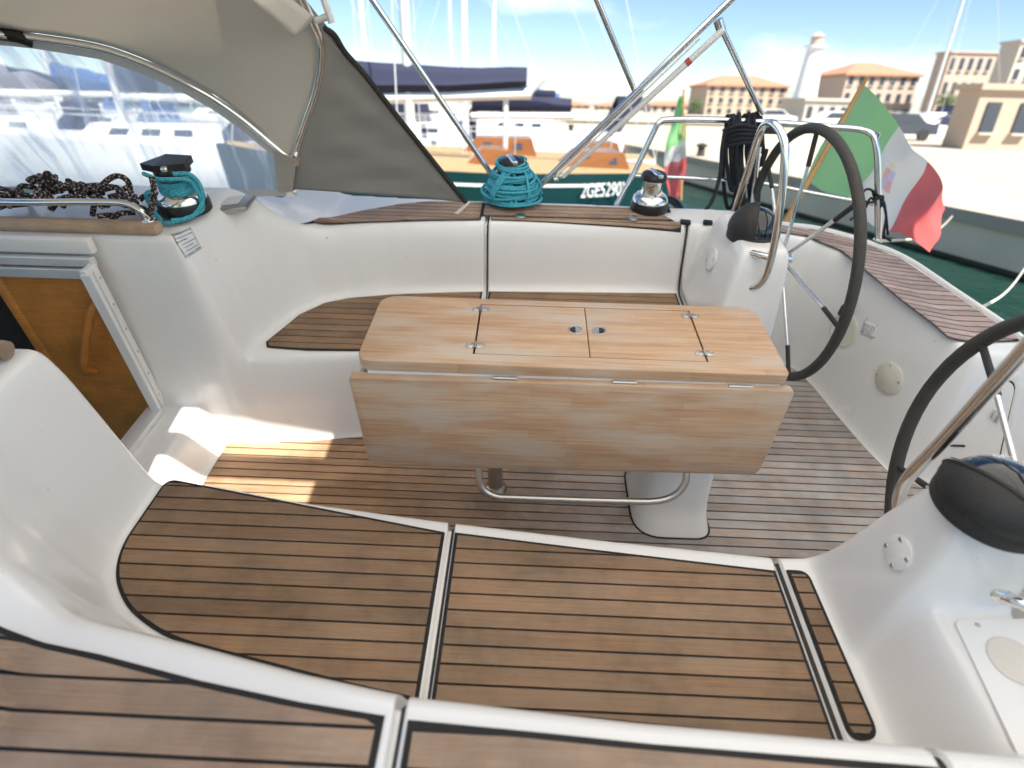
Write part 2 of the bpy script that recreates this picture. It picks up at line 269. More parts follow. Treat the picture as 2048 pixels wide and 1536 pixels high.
# ------------------------------------------------------------------ builders
class MB:
    def __init__(s): s.v = []; s.f = []; s.mi = []; s.cur = 0
    def add(s, vs, fs):
        o = len(s.v); s.v += [tuple(map(float, p)) for p in vs]; s.f += [tuple(i + o for i in f) for f in fs]; s.mi += [s.cur] * len(fs)
    def box(s, c, d, rot=None, bev=0):
        hx, hy, hz = [q / 2 for q in d]
        if bev:
            b = min(bev, hx * .9, hy * .9, hz * .9); vs = []; 
            bm = bmesh.new(); bmesh.ops.create_cube(bm, size=1)
            for v in bm.verts: v.co = Vector((v.co.x * d[0], v.co.y * d[1], v.co.z * d[2]))
            bmesh.ops.bevel(bm, geom=list(bm.edges) + list(bm.verts), offset=b, segments=2, profile=.5, affect='EDGES')
            bm.verts.index_update(); vs = [v.co.copy() for v in bm.verts]; fs = [[v.index for v in f.verts] for f in bm.faces]; bm.free()
        else:
            vs = [Vector((x, y, z)) for x in (-hx, hx) for y in (-hy, hy) for z in (-hz, hz)]
            fs = [(0, 1, 3, 2), (4, 6, 7, 5), (0, 4, 5, 1), (2, 3, 7, 6), (0, 2, 6, 4), (1, 5, 7, 3)]
        m = rot if rot is not None else Matrix.Identity(3)
        s.add([tuple(m @ v + Vector(c)) for v in vs], fs); return s
    def tube(s, pts, r, n=10, closed=False, cap=True):
        P = [Vector(p) for p in pts]; k = len(P); rr = r if hasattr(r, '__len__') else [r] * k
        T = []
        for i in range(k):
            a = P[(i - 1) % k] if (closed or i) else P[0]; b = P[(i + 1) % k] if (closed or i < k - 1) else P[-1]
            t = b - a; T.append(t.normalized() if t.length > 1e-9 else Vector((0, 0, 1)))
        up = Vector((0, 0, 1)) if abs(T[0].z) < .9 else Vector((1, 0, 0))
        nrm = (up - T[0] * up.dot(T[0])).normalized(); vs = []
        for i in range(k):
            nrm = nrm - T[i] * nrm.dot(T[i])
            if nrm.length < 1e-6: nrm = T[i].orthogonal()
            nrm.normalize(); bn = T[i].cross(nrm)
            for j in range(n):
                a = 2 * math.pi * j / n; vs.append(P[i] + (nrm * math.cos(a) + bn * math.sin(a)) * rr[i])
        fs = []
        for i in range(k if closed else k - 1):
            i2 = (i + 1) % k
            for j in range(n): fs.append((i * n + j, i * n + (j + 1) % n, i2 * n + (j + 1) % n, i2 * n + j))
        if cap and not closed: fs.append(tuple(range(n))[::-1]); fs.append(tuple(range((k - 1) * n, k * n)))
        s.add(vs, fs); return s
    def lathe(s, prof, c, axis=(0, 0, 1), n=28, cap=True):
        ax = Vector(axis).normalized(); q = Vector((0, 0, 1)).rotation_difference(ax).to_matrix(); vs = []; fs = []
        for (r, h) in prof:
            for j in range(n):
                a = 2 * math.pi * j / n; vs.append(q @ Vector((r * math.cos(a), r * math.sin(a), h)) + Vector(c))
        k = len(prof)
        for i in range(k - 1):
            for j in range(n): fs.append((i * n + j, i * n + (j + 1) % n, (i + 1) * n + (j + 1) % n, (i + 1) * n + j))
        if cap:
            if prof[0][0] > 1e-6: fs.append(tuple(range(n))[::-1])
            if prof[-1][0] > 1e-6: fs.append(tuple(range((k - 1) * n, k * n)))
        s.add(vs, fs); return s
    def prism(s, poly, off):
        """closed polygon of 3-D points, extruded by vector off"""
        n = len(poly); P = [Vector(p) for p in poly]; o = Vector(off)
        s.add(P + [p + o for p in P], [tuple(range(n))[::-1], tuple(range(n, 2 * n))] + [(i, (i + 1) % n, n + (i + 1) % n, n + i) for i in range(n)]); return s
    def grid(s, G):
        r, c = len(G), len(G[0])
        s.add([p for row in G for p in row], [(i * c + j, i * c + j + 1, (i + 1) * c + j + 1, (i + 1) * c + j) for i in range(r - 1) for j in range(c - 1)]); return s

BASE = {}
def thing(name, label, cat, base=(0, 0, 0), group=None, level=False):
    o = bpy.data.objects.new(name, None); COL.objects.link(o); o.empty_display_size = .1
    T = Matrix.Translation(Vector(base)); o.matrix_world = T if level else HEEL @ T
    tag(o, label, cat, group); BASE[o] = Vector(base); return o
def tag(o, label=None, cat=None, group=None, kind=None):
    if label: o['label'] = label
    if cat: o['category'] = cat
    if group: o['group'] = group
    if kind: o['kind'] = kind
def mesh_from(mb, name, base, smooth, mats, fixn=True, angle=40):
    me = bpy.data.meshes.new(name)
    me.from_pydata([(v[0] - base[0], v[1] - base[1], v[2] - base[2]) for v in mb.v], [], mb.f)
    for m in mats: me.materials.append(m)
    if len(mats) > 1: me.polygons.foreach_set('material_index', mb.mi)
    if fixn:
        bm = bmesh.new(); bm.from_mesh(me); bmesh.ops.recalc_face_normals(bm, faces=bm.faces); bm.to_mesh(me); bm.free()
    if smooth:
        me.polygons.foreach_set('use_smooth', [True] * len(me.polygons))
        try: me.set_sharp_from_angle(angle=math.radians(angle))
        except Exception: pass
    me.update(); return me
def part(name, mb, m, parent, smooth=True, label=None, fixn=True, angle=40, solid=0):
    base = BASE[parent]; ms = [MAT[k] for k in (m if isinstance(m, (list, tuple)) else [m])]
    o = bpy.data.objects.new(name, mesh_from(mb, name, base, smooth, ms, fixn, angle)); COL.objects.link(o)
    o.parent = parent; BASE[o] = base
    if label: o['label'] = label
    if solid:
        md = o.modifiers.new('thickness', 'SOLIDIFY'); md.thickness = solid; md.offset = 0
    return o
def single(name, mb, m, label, cat, base, group=None, level=False, smooth=True, kind=None, fixn=True):
    ms = [MAT[k] for k in (m if isinstance(m, (list, tuple)) else [m])]
    o = bpy.data.objects.new(name, mesh_from(mb, name, Vector(base), smooth, ms, fixn)); COL.objects.link(o)
    T = Matrix.Translation(Vector(base)); o.matrix_world = T if level else HEEL @ T
    BASE[o] = Vector(base); tag(o, label, cat, group, kind); return o

def arc(c, a, b, n):       # quadratic bezier
    a, b, c = Vector(a), Vector(b), Vector(c)
    return [a.lerp(c, t).lerp(c.lerp(b, t), t) for t in [i / n for i in range(n + 1)]]
def catmull(P, n=8):
    P = [Vector(p) for p in P]; out = []
    for i in range(len(P) - 1):
        p0 = P[i - 1] if i else P[0] * 2 - P[1]; p1, p2 = P[i], P[i + 1]; p3 = P[i + 2] if i + 2 < len(P) else P[-1] * 2 - P[-2]
        for k in range(n):
            t = k / n
            out.append(.5 * ((2 * p1) + (p2 - p0) * t + (2 * p0 - 5 * p1 + 4 * p2 - p3) * t * t + (3 * p1 - p0 - 3 * p2 + p3) * t ** 3))
    out.append(P[-1]); return out
def rounded(poly, r, n=6):
    """round the corners of a 2-D polygon; r is a number or a list"""
    out = []; k = len(poly)
    for i, p in enumerate(poly):
        rr = r[i] if hasattr(r, '__len__') else r
        p = Vector(p); a = Vector(poly[i - 1]) - p; b = Vector(poly[(i + 1) % k]) - p
        d = min(rr, a.length * .49, b.length * .49)
        if d < 1e-5: out.append(p); continue
        s, e = p + a.normalized() * d, p + b.normalized() * d
        for q in range(n + 1):
            t = q / n; out.append(s.lerp(p, t).lerp(p.lerp(e, t), t))
    return out

# ================================================================== OUR BOAT
def sdf(X, Y, poly):
    """signed distance to a polygon: negative inside"""
    d = np.full(X.shape, 1e9); ins = np.zeros(X.shape, bool); n = len(poly)
    for i in range(n):
        x1, y1 = poly[i]; x2, y2 = poly[(i + 1) % n]
        ex, ey = x2 - x1, y2 - y1; wx, wy = X - x1, Y - y1
        t = np.clip((wx * ex + wy * ey) / (ex * ex + ey * ey + 1e-12), 0, 1)
        d = np.minimum(d, (wx - t * ex) ** 2 + (wy - t * ey) ** 2)
        c = ((y1 > Y) != (y2 > Y)) & (X < (x2 - x1) * (Y - y1) / (y2 - y1 + 1e-12) + x1)
        ins ^= c
    return np.where(ins, -1, 1) * np.sqrt(d)
def S(t): t = np.clip(t, 0, 1); return t * t * (3 - 2 * t)
def mir(P, c=1.28): return [(x, 2 * c - y) for x, y in P]

INNER = [(-.87, 1.007), (-.6, .959), (-.184, .913), (.209, .878), (.653, .846), (.776, .852)]
AFTW = [(1.03, .82), (1.03, .36), (1.18, .36), (1.275, .44), (1.31, .57), (1.34, .76), (1.38, .96), (1.41, 1.07), (1.46, 1.105), (2.4, 1.105)]
FARW = [(2.4, 1.455), (1.46, 1.455), (1.41, 1.49), (1.38, 1.6), (1.34, 1.8), (1.31, 1.99), (1.275, 2.12), (1.18, 2.20), (.94, 2.20), (.94, 1.765), (.776, 1.708)]
FOOT = [(-1.9, 1.04), (-1.05, 1.05)] + [(x, y + .048) for x, y in INNER] + AFTW + FARW + [(x, 2.56 - y) for x, y in INNER[:-1][::-1]] + [(-1.05, 1.53), (-1.9, 1.53)]
SEATN = [(-1.03, 1.15), (-.87, 1.15), (.6, 1.05), (1.04, 1.0), (1.04, .395), (.633, .418), (.2, .432), (-.17, .455), (-.35, .482), (-.573, .525), (-.778, .56), (-.905, .62), (-.985, .70), (-1.02, .79)]
SEATF = [(-1.0, 1.45), (-.87, 1.45), (.6, 1.55), (.90, 1.6), (.90, 2.175), (.633, 2.165), (.2, 2.148), (-.17, 2.128), (-.35, 2.108), (-.58, 2.082), (-.75, 2.045), (-.85, 1.995), (-.93, 1.895), (-.96, 1.82), (-1.0, 1.70)]
HULL_OLD = [(-2.6, -.30), (-.5, -.16), (.4, -.04), (.85, .03), (1.1, .10), (1.29, .16), (1.45, .28), (1.54, .45), (1.60, .75), (1.645, .88), (1.74, .95), (2.25, .97), (2.25, 1.59), (1.74, 1.60),
        (1.645, 1.68), (1.60, 1.92), (1.55, 2.2), (1.455, 2.345), (1.30, 2.455), (1.12, 2.51), (.85, 2.54), (.4, 2.58), (-.5, 2.70), (-2.6, 2.85)]
def ztop(X, Y):
    z = .63 + .20 * S((-.80 - X) / .32) * (1 - .38 * S((np.abs(Y - 1.28) - .70) / .14)) - .3 * S((np.abs(Y - 1.28) - .90) / .06) * S((-1.0 - X) / .08) - .11 * np.clip((X - .88) / .62, 0, 1)
    return z
def onsurf(px, py):
    z = .63
    for _ in range(8):
        p = U(px, py, z=z); z = float(ztop(p[0], p[1]))
    return (p[0], p[1])
ST_PX = ((2040, 684), (1995, 650), (1900, 585), (1800, 518), (1730, 488), (1640, 463), (1556, 452))
SEAM = [-.180, .649]      # gutters between locker lids

ST_o = [onsurf(*p) for p in ST_PX]
def outw(P, d):
    c = Vector((.6, 1.28)); out = []
    for i, p in enumerate(P):
        a = Vector(P[max(0, i - 1)]); b = Vector(P[min(len(P) - 1, i + 1)]); t = (b - a).normalized(); n_ = Vector((-t.y, t.x)); n_ = n_ if n_.dot(Vector(p) - c) > 0 else -n_
        out.append(tuple(Vector(p) + n_ * d))
    return out
_st = outw(ST_o, .045)
HULL = [(-2.6, -.05), (-.5, -.16), (.4, -.04), (.85, .03), (1.1, .10), (1.29, .16), (1.45, .28), (1.54, .45), (1.60, .75), (1.645, .88), (1.74, .95), (2.25, .97), (2.25, 1.59), (1.76, 1.585)] + _st + [(.85, 2.425), (.4, 2.44), (-.5, 2.45), (-2.6, 2.60)]
xs = list(np.arange(-1.75, 2.27, .0075)); ys = np.arange(-.34, 2.8, .0075)
for sx in SEAM:
    xs = [x for x in xs if abs(x - sx) > .0165]
    xs += [sx + k for k in (-.0155, -.0105, -.0085, -.0045, 0, .0045, .0085, .0105, .0155)]
xs = np.array(sorted(xs))
GX, GY = np.meshgrid(xs, ys, indexing='ij')
dF = sdf(GX, GY, FOOT); dS = np.minimum(sdf(GX, GY, SEATN), sdf(GX, GY, SEATF)); dH = sdf(GX, GY, HULL)
ZT = ztop(GX, GY)
hi = .36 + (ZT - .36) * S((dS + .004) / .09)
# helm plinth, camera side: compass tower and a lower shelf outboard of it
tw = np.minimum.reduce([S((GX - .735) / .085), S((1.045 - GX) / .025), S((.865 - GY) / .11)])
hn = np.where(GY > .50, .36 + .415 * tw, 0)
shelf = .36 + .19 * np.minimum.reduce([S((GX - .745) / .085), S((1.045 - GX) / .02), S((.80 - GY) / .1)])
tow = .36 + .415 * np.minimum(tw, S((GY - .605) / .055))
pn = np.maximum(shelf, tow) * (dF > -.06) * (GY < .95)
# helm plinth, far side
tf = np.minimum.reduce([S((GX - .655) / .085), S((.95 - GX) / .022), S((GY - 1.725) / .10)])
tf2 = np.minimum(tf, S((2.24 - GY) / .10))
pf = np.maximum(.36 + .37 * tf2, .36 + .27 * tf) * (GY > 1.6)
hi = np.maximum(hi, np.where((GX > .70) & (GX < 1.06), pn, 0)); hi = np.maximum(hi, np.where((GX > .6) & (GX < .97), pf, 0))
Hh = hi * S((dF + .012) / (.05 + .07 * S((GX - 1.36) / .08) * S((1.60 - GY) / .1) * (GY > 1.35)))
Hh = np.maximum(Hh, .18 * S((-1.165 - GX) / .03))
# soften mould edges a little
def blur(A, k):
    for _ in range(k):
        B = A.copy(); B[1:-1] = (A[:-2] + 2 * A[1:-1] + A[2:]) / 4; A = B
        B = A.copy(); B[:, 1:-1] = (A[:, :-2] + 2 * A[:, 1:-1] + A[:, 2:]) / 4; A = B
    return A
Hh = blur(Hh, 4)
Hh = Hh - 1.5 * S((dH + .015) / .05) ** 1.0 * (dH > -.015)
def hz(x, y):             # surface height (bilinear)
    i = np.clip(np.searchsorted(xs, x) - 1, 0, len(xs) - 2); j = np.clip(np.searchsorted(ys, y) - 1, 0, len(ys) - 2)
    a = (x - xs[i]) / (xs[i + 1] - xs[i]); b = (y - ys[j]) / (ys[j + 1] - ys[j])
    return float((Hh[i, j] * (1 - a) + Hh[i + 1, j] * a) * (1 - b) + (Hh[i, j + 1] * (1 - a) + Hh[i + 1, j + 1] * a) * b)
gx, gy = np.gradient(Hh, xs, ys)
nl = np.sqrt(gx ** 2 + gy ** 2 + 1)
PX, PY, PZ = GX.copy(), GY.copy(), Hh.copy()
for sx in SEAM:
    dpt = .020 * (np.abs(GX - sx) < .0088) * (Hh > .30) * (dF > .012) * (GY < 2.3) * (GY > .05)
    lip = dpt
    PX += lip * gx / nl; PY += lip * gy / nl; PZ -= lip / nl

boat = thing('sailboat', 'white fibreglass sailboat cockpit with teak seats, sole and coamings', 'sailboat', (0, 0, 0))
ni, nj = GX.shape
keep = np.ones((ni - 1, nj - 1), bool)
cx = (GX[:-1, :-1] + GX[1:, 1:]) / 2; cyy = (GY[:-1, :-1] + GY[1:, 1:]) / 2; cz = np.minimum(Hh[:-1, :-1], Hh[1:, 1:])
keep &= ~((cx < -1.36) & (cyy > 1.0) & (cyy < 1.56) & (cz < .745))
keep &= ~(sdf(cx, cyy, HULL) > .04)
idx = np.arange(ni * nj).reshape(ni, nj)
q = np.stack([idx[:-1, :-1], idx[1:, :-1], idx[1:, 1:], idx[:-1, 1:]], -1)[keep]
me = bpy.data.meshes.new('cockpit_moulding')
used = np.zeros(ni * nj, bool); used[q.ravel()] = True; remap = np.cumsum(used) - 1
co = np.stack([PX.ravel(), PY.ravel(), PZ.ravel()], -1)[used]; q = remap[q]
me.vertices.add(len(co)); me.vertices.foreach_set('co', co.ravel())
me.loops.add(q.size); me.loops.foreach_set('vertex_index', q.ravel().astype(np.int32))
me.polygons.add(len(q)); me.polygons.foreach_set('loop_start', np.arange(0, q.size, 4, dtype=np.int32)); me.polygons.foreach_set('loop_total', np.full(len(q), 4, np.int32))
me.polygons.foreach_set('use_smooth', np.ones(len(q), bool)); me.materials.append(MAT['gel']); me.update(); me.validate()
mould = bpy.data.objects.new('cockpit_moulding', me); COL.objects.link(mould); mould.parent = boat; BASE[mould] = BASE[boat]
# dark strips painting the shaded side of the gutters between the lids
for sx in SEAM:
    for (a, b, nm) in ((.26, .93, 'n'), (1.60, 2.30, 'f')):
        yy = [y for y in np.arange(a, b, .012) if hz(sx, y) > .30 and float(sdf(np.array([sx]), np.array([y]), FOOT)[0]) > .012]
        j = [int(np.argmin(abs(ys - y))) for y in yy]; i0 = int(np.argmin(abs(xs - sx)))
        mb = MB(); c = []
        for jj in j:
            n_ = Vector((-gx[i0, jj], -gy[i0, jj], 1)).normalized(); p = Vector((sx, ys[jj], Hh[i0, jj])) - n_ * .0165
            c.append([p + Vector((.0012, 0, 0)), p + Vector((.0085, 0, 0)) + n_ * .006])
        mb.grid(c); part('gutter_shade', mb, 'seam', boat, fixn=False)

# ---- teak: caulked panel plus single planks ----------------------------------
def scan(poly, y):
    out = []; n = len(poly)
    for i in range(n):
        x1, y1 = poly[i]; x2, y2 = poly[(i + 1) % n]
        if (y1 > y) != (y2 > y): out.append(x1 + (y - y1) * (x2 - x1) / (y2 - y1))
    out.sort(); return [(out[i], out[i + 1]) for i in range(0, len(out) - 1, 2)]
def inset(poly, d):
    n = len(poly); A = sum(poly[i][0] * poly[(i + 1) % n][1] - poly[(i + 1) % n][0] * poly[i][1] for i in range(n)); sg = 1 if A > 0 else -1; out = []
    for i in range(n):
        p = Vector(poly[i]); e1 = (p - Vector(poly[i - 1])).normalized(); e2 = (Vector(poly[(i + 1) % n]) - p).normalized()
        n1 = Vector((-e1.y, e1.x)) * sg; n2 = Vector((-e2.y, e2.x)) * sg; b = n1 + n2
        if b.length < 1e-4: out.append(tuple(p + n1 * d)); continue
        b.normalize(); out.append(tuple(p + b * d / max(.35, b.dot(n1))))
    return out
def teak(poly, pitch, phase, m, zf, border=.009, gap=.005, thick=.004, label=None, lift=.002, holes=()):
    mb = MB()                      # caulking sheet: follows the surface as a fine grid of strips
    rows = []; y0 = min(p[1] for p in poly); y1 = max(p[1] for p in poly); ny = max(6, int((y1 - y0) / .02))
    yv = [y0 + 1e-4 + (y1 - y0 - 2e-4) * k / ny for k in range(ny + 1)]
    bmx = bmesh.new(); vs = [bmx.verts.new((p[0], p[1], 0)) for p in poly]; bmx.faces.new(vs)
    bmesh.ops.triangulate(bmx, faces=bmx.faces)
    for k in range(1, ny): bmesh.ops.bisect_plane(bmx, geom=bmx.verts[:] + bmx.edges[:] + bmx.faces[:], plane_co=(0, yv[k], 0), plane_no=(0, 1, 0))
    x0 = min(p[0] for p in poly); x1 = max(p[0] for p in poly); nx = max(2, int((x1 - x0) / .06))
    for k in range(1, nx): bmesh.ops.bisect_plane(bmx, geom=bmx.verts[:] + bmx.edges[:] + bmx.faces[:], plane_co=(x0 + (x1 - x0) * k / nx, 0, 0), plane_no=(1, 0, 0))
    for v in bmx.verts: v.co.z = zf(v.co.x, v.co.y) + lift
    bmx.verts.index_update(); mb.add([v.co[:] for v in bmx.verts], [[v.index for v in f.verts] for f in bmx.faces]); bmx.free()
    pan = part('teak_panel', mb, 'caulk', boat, label=label)
    inn = inset(poly, border); k0 = math.floor((y0 - phase) / pitch) - 1; k1 = math.ceil((y1 - phase) / pitch) + 1
    for k in range(k0, k1):
        a = phase + k * pitch + gap / 2; b = phase + (k + 1) * pitch - gap / 2; NL = 7
        lev = [a + (b - a) * i / (NL - 1) for i in range(NL)]; sc = [scan(inn, y) for y in lev]
        seeds = []
        for i, s_ in enumerate(sc):
            for iv in s_:
                if not any(o[0] < iv[1] and o[1] > iv[0] for o in seeds): seeds.append(iv)
        for sd in seeds:
            run = []; 
            for y, s_ in zip(lev, sc):
                c = [iv for iv in s_ if iv[0] < sd[1] and iv[1] > sd[0]]
                if c: run.append((y, max(c, key=lambda t: t[1] - t[0])))
                elif run: break
            if len(run) < 2 or max(iv[1] - iv[0] for _, iv in run) < .012: continue
            nc = max(2, int((sd[1] - sd[0]) / .12)); G = []
            for y, (xa, xb) in run:
                G.append([(xa + (xb - xa) * j / nc, y, zf(xa + (xb - xa) * j / nc, y) + lift + thick) for j in range(nc + 1)])
            pm = MB(); pm.grid(G)
            edge = G[0] + [r[-1] for r in G[1:]] + G[-1][::-1][1:] + [r[0] for r in G[1:-1]][::-1]
            n = len(edge); pm.add(list(edge) + [(p[0], p[1], p[2] - thick) for p in edge], [(i, (i + 1) % n, n + (i + 1) % n, n + i) for i in range(n)])
            part('plank', pm, m, pan, smooth=False)
    return pan
def pxpoly(P, z): return [tuple(U(a, b, z=z)[:2]) for a, b in P]
flat = lambda z: (lambda x, y: z)
ph_seat = U(900, 900 + 622 / 2.415, z=.36)[1]; ph_sole = U(1592, 740 + 845 / 3.938, z=0)[1]
# near seat: three panels
teak(rounded([(-1.000, 1.022), (-.193, .880), (-.1935, .465), (-.344, .489), (-.573, .532), (-.770, .570), (-.898, .636), (-.972, .715), (-1.004, .80)], [.035, .004, .004, .1, .1, .12, .1, .1, .15]), .0409, ph_seat, 'teak', flat(.361), label='seat panel with rounded forward end')
teak([(-.1675, .881), (.20, .846), (.45, .824), (.636, .808), (.6355, .424), (.3, .438), (-.1675, .462)], .0409, ph_seat, 'teak', flat(.361), label='large rectangular seat panel')
teak(rounded([(.662, .812), (.716, .812), (.726, .44), (.662, .432)], [.006, .05, .045, .03]), .0409, ph_seat, 'teak', flat(.361), label='short strip of teak blocks beside the helm plinth')
# far seat
FSEAT = [(-.972, 1.69), (-.935, 1.80), (-.908, 1.884), (-.834, 1.976), (-.742, 2.021), (-.582, 2.058), (-.35, 2.09), (-.193, 2.107)]
teak(FSEAT + [(-.1935, 1.690), (-.577, 1.655), (-.80, 1.645), (-.955, 1.655)], .0409, ph_seat, 'teak', flat(.361), label='pointed far seat panel')
teak([(-.1675, 2.110), (.3, 2.13), (.636, 2.144), (.636, 1.755), (.2, 1.725), (-.1675, 1.692)], .0409, ph_seat, 'teak', flat(.361))
teak(rounded([(.662, 2.146), (.70, 2.146), (.715, 1.78), (.662, 1.765)], [.004, .03, .02, .004]), .0409, ph_seat, 'teak', flat(.361))
# sole, with a wider helm area aft
SOLE = [(-1.150, 1.06), (-.87, 1.06), (-.6, 1.01), (-.184, .963), (.209, .928), (.653, .895), (.80, .897), (1.06, .86), (1.06, .39), (1.16, .39), (1.25, .45), (1.285, .57), (1.31, .76), (1.35, .96), (1.39, 1.09), (1.44, 1.125), (2.2, 1.125),
        (2.2, 1.435), (1.44, 1.435), (1.39, 1.47), (1.356, 1.6), (1.318, 1.8), (1.288, 1.99), (1.25, 2.11), (1.165, 2.18), (.95, 2.18), (.95, 1.74), (.776, 1.685), (.653, 1.69), (.209, 1.655), (-.184, 1.62), (-.6, 1.575), (-.87, 1.53), (-1.150, 1.515)]
teak(SOLE, .0357, ph_sole, 'teaksole', flat(.001), border=.005, gap=.0055, label='planked cockpit sole')
# coaming tops
NC = [(-.93, .455), (-.8, .43), (-.7, .416), (-.513, .382), (-.34, .357), (-.2, .343)]
cz_ = lambda x, y: hz(x, y) + .001
teak(NC + [(-.20, -.05), (-.55, -.08), (-.93, -.10)], .052, .012, 'teakdeck', cz_, border=.011, gap=.006, label='near coaming panel, forward')
teak([(-.163, .339), (.05, .330), (.212, .322), (.50, .314), (.636, .310), (.636, .05), (.2, -.01), (-.163, -.05)], .052, .012, 'teakdeck', cz_, border=.011, gap=.006, label='near coaming panel, aft')
czm = lambda x, y: float(ztop(x, y)) + .002
FC = [onsurf(*p) for p in ((600, 449), (640, 437), (720, 424), (800, 410), (860, 404))]
FCi = [(-.205, 2.222), (-.45, 2.197), (-.70, 2.158), (-.86, 2.12)]
teak([FC[0]] + FC[1:] + [(-.30, 2.405), (-.205, 2.405)] + FCi, .0357, ph_sole, 'teakdeck', czm, border=.007, gap=.006, label='far coaming panel, forward')
teak([(-.205, 2.262), (-.205, 2.405), (.45, 2.395), (.545, 2.36), (.60, 2.268)], .0357, ph_sole, 'teakdeck', cz_, border=.007, gap=.006, label='far coaming panel under the winches')
teak([(-.163, 2.226), (-.163, 2.256), (.625, 2.262), (.625, 2.233)], .0357, ph_sole + .012, 'teakdeck', cz_, border=.004, gap=.003, label='narrow strip on top of the far locker back')
# stern quarter: planks on the curved bench
ST_i = [onsurf(*p) for p in ((1558, 466), (1610, 474), (1680, 503), (1740, 553), (1800, 603), (1860, 648), (1893, 677), (1920, 684))]
teak(ST_i + ST_o, .0342, 1.56, 'teakstern', lambda x, y: float(ztop(x, y)) + .002, border=.006, gap=.0075, label='curved stern bench panel')

# ---- companionway: sill, jambs, hatch track, cabin joinery -------------------
mb = MB()
for (ya, yb) in ((1.475, 1.53), (1.04, 1.095)):
    mb.box((-1.345, (ya + yb) / 2, .46), (.022, yb - ya, .60), bev=.004)
part('jamb', mb, 'white', boat, smooth=False)
mb = MB()
for yy in (1.474, 1.096): mb.box((-1.338, yy, .455), (.034, .010, .585), bev=.002)
for yy in (1.499, 1.071): mb.box((-1.330, yy, .455), (.008, .006, .58))
part('washboard_track', mb, 'white', boat, smooth=False)
mb = MB()
for k in range(6):
    mb.lathe([(.0045, 0), (.003, .002), (0, .0025)], (-1.3335, 1.516, .24 + k * .095), (1, 0, 0), 8)
part('screw', mb, 'satin', boat)
mb = MB(); mb.box((-1.70, 1.532, .762), (.72, .022, .03), bev=.004); mb.box((-1.70, 1.526, .722), (.72, .014, .034), bev=.003)
part('hatch_track', mb, 'alu', boat, smooth=False)
mb = MB(); mb.box((-1.70, 1.028, .762), (.72, .022, .03), bev=.004); part('hatch_track', mb, 'alu', boat, smooth=False)
mb = MB(); mb.box((-1.70, 1.545, .81), (.74, .03, .05), bev=.008); part('hatch_coaming', mb, 'gel', boat)
mb = MB(); mb.box((-1.345, 1.285, .19), (.06, .40, .03), bev=.006); part('sill', mb, 'alu', boat)
# inside the cabin: wood lining with a grab handle, dark sheets beyond painted as shade
mb = MB(); mb.box((-1.53, 1.565, .2), (.34, .02, 1.05)); part('cabin_panel', mb, 'cabwood', boat, smooth=False, label='varnished wooden panel inside the companionway')
cp = boat.children[-1] if False else None
mb = MB(); mb.box((-1.72, 1.568, .2), (.04, .03, 1.05), bev=.006); part('cabin_post', mb, 'cabwood', boat)
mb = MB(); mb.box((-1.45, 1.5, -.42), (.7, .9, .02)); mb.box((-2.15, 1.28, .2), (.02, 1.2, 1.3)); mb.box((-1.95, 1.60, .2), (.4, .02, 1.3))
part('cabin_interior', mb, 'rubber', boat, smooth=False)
hp = catmull([U(215, 592, y=1.545), U(196, 603, y=1.51), U(178, 640, y=1.505), U(168, 720, y=1.505), U(172, 740, y=1.52), U(190, 742, y=1.55)], 6)
mb = MB(); mb.tube(hp, .0125, 10); part('grab_handle', mb, 'cabwood', boat)
# weathered timber rail along the cabin top, rounded end
mb = MB(); a = U(-60, 462, z=.845); b = U(318, 460, z=.845)
mb.box(((a[0] + b[0]) / 2 - .2, 1.60, .848), (abs(b[0] - a[0]) + .4, .05, .035), bev=.012); part('timber_rail', mb, 'trimwood', boat)
mb = MB(); mb.tube([(-2.0, .955, .855), (-1.15, .955, .855), (-1.135, .955, .853)], .022, 12); part('timber_rail', mb, 'trimwood', boat)
# ruled notice stuck on the shoulder of the bulkhead
def ray_surf(px, py):
    d = CAMM.T @ np.array([px - W0 / 2, py - H0 / 2, FPX]); t = .5
    while t < 8:
        p = CPOS + d * t / FPX * 1.0
        if -1.74 < p[0] < 2.25 and -.33 < p[1] < 2.78 and p[2] < hz(p[0], p[1]): break
        t += .004
    i = int(np.clip(np.searchsorted(xs, p[0]), 0, len(xs) - 1)); j = int(np.clip(np.searchsorted(ys, p[1]), 0, len(ys) - 1))
    return Vector(p), Vector((-gx[i, j], -gy[i, j], 1)).normalized()
def decal(corners, m, off, nu=6, nv=6):
    """thin sheet laid on the moulding between four photo corners"""
    G = []
    for a in range(nv + 1):
        row = []
        for b in range(nu + 1):
            u, v = b / nu, a / nv
            px = (corners[0][0] * (1 - u) + corners[1][0] * u) * (1 - v) + (corners[3][0] * (1 - u) + corners[2][0] * u) * v
            py = (corners[0][1] * (1 - u) + corners[1][1] * u) * (1 - v) + (corners[3][1] * (1 - u) + corners[2][1] * u) * v
            p, n_ = ray_surf(px, py); row.append(p + n_ * off)
        G.append(row)
    mb = MB(); mb.grid(G); return mb
N4 = [(343, 470), (380, 455), (402, 497), (370, 518)]
st = part('notice', decal(N4, 'paper', .003), 'paper', boat, label='small ruled notice with faint printed lines', solid=.001)
def lerp4(C, u, v):
    return ((C[0][0] * (1 - u) + C[1][0] * u) * (1 - v) + (C[3][0] * (1 - u) + C[2][0] * u) * v, (C[0][1] * (1 - u) + C[1][1] * u) * (1 - v) + (C[3][1] * (1 - u) + C[2][1] * u) * v)
mk = MB()
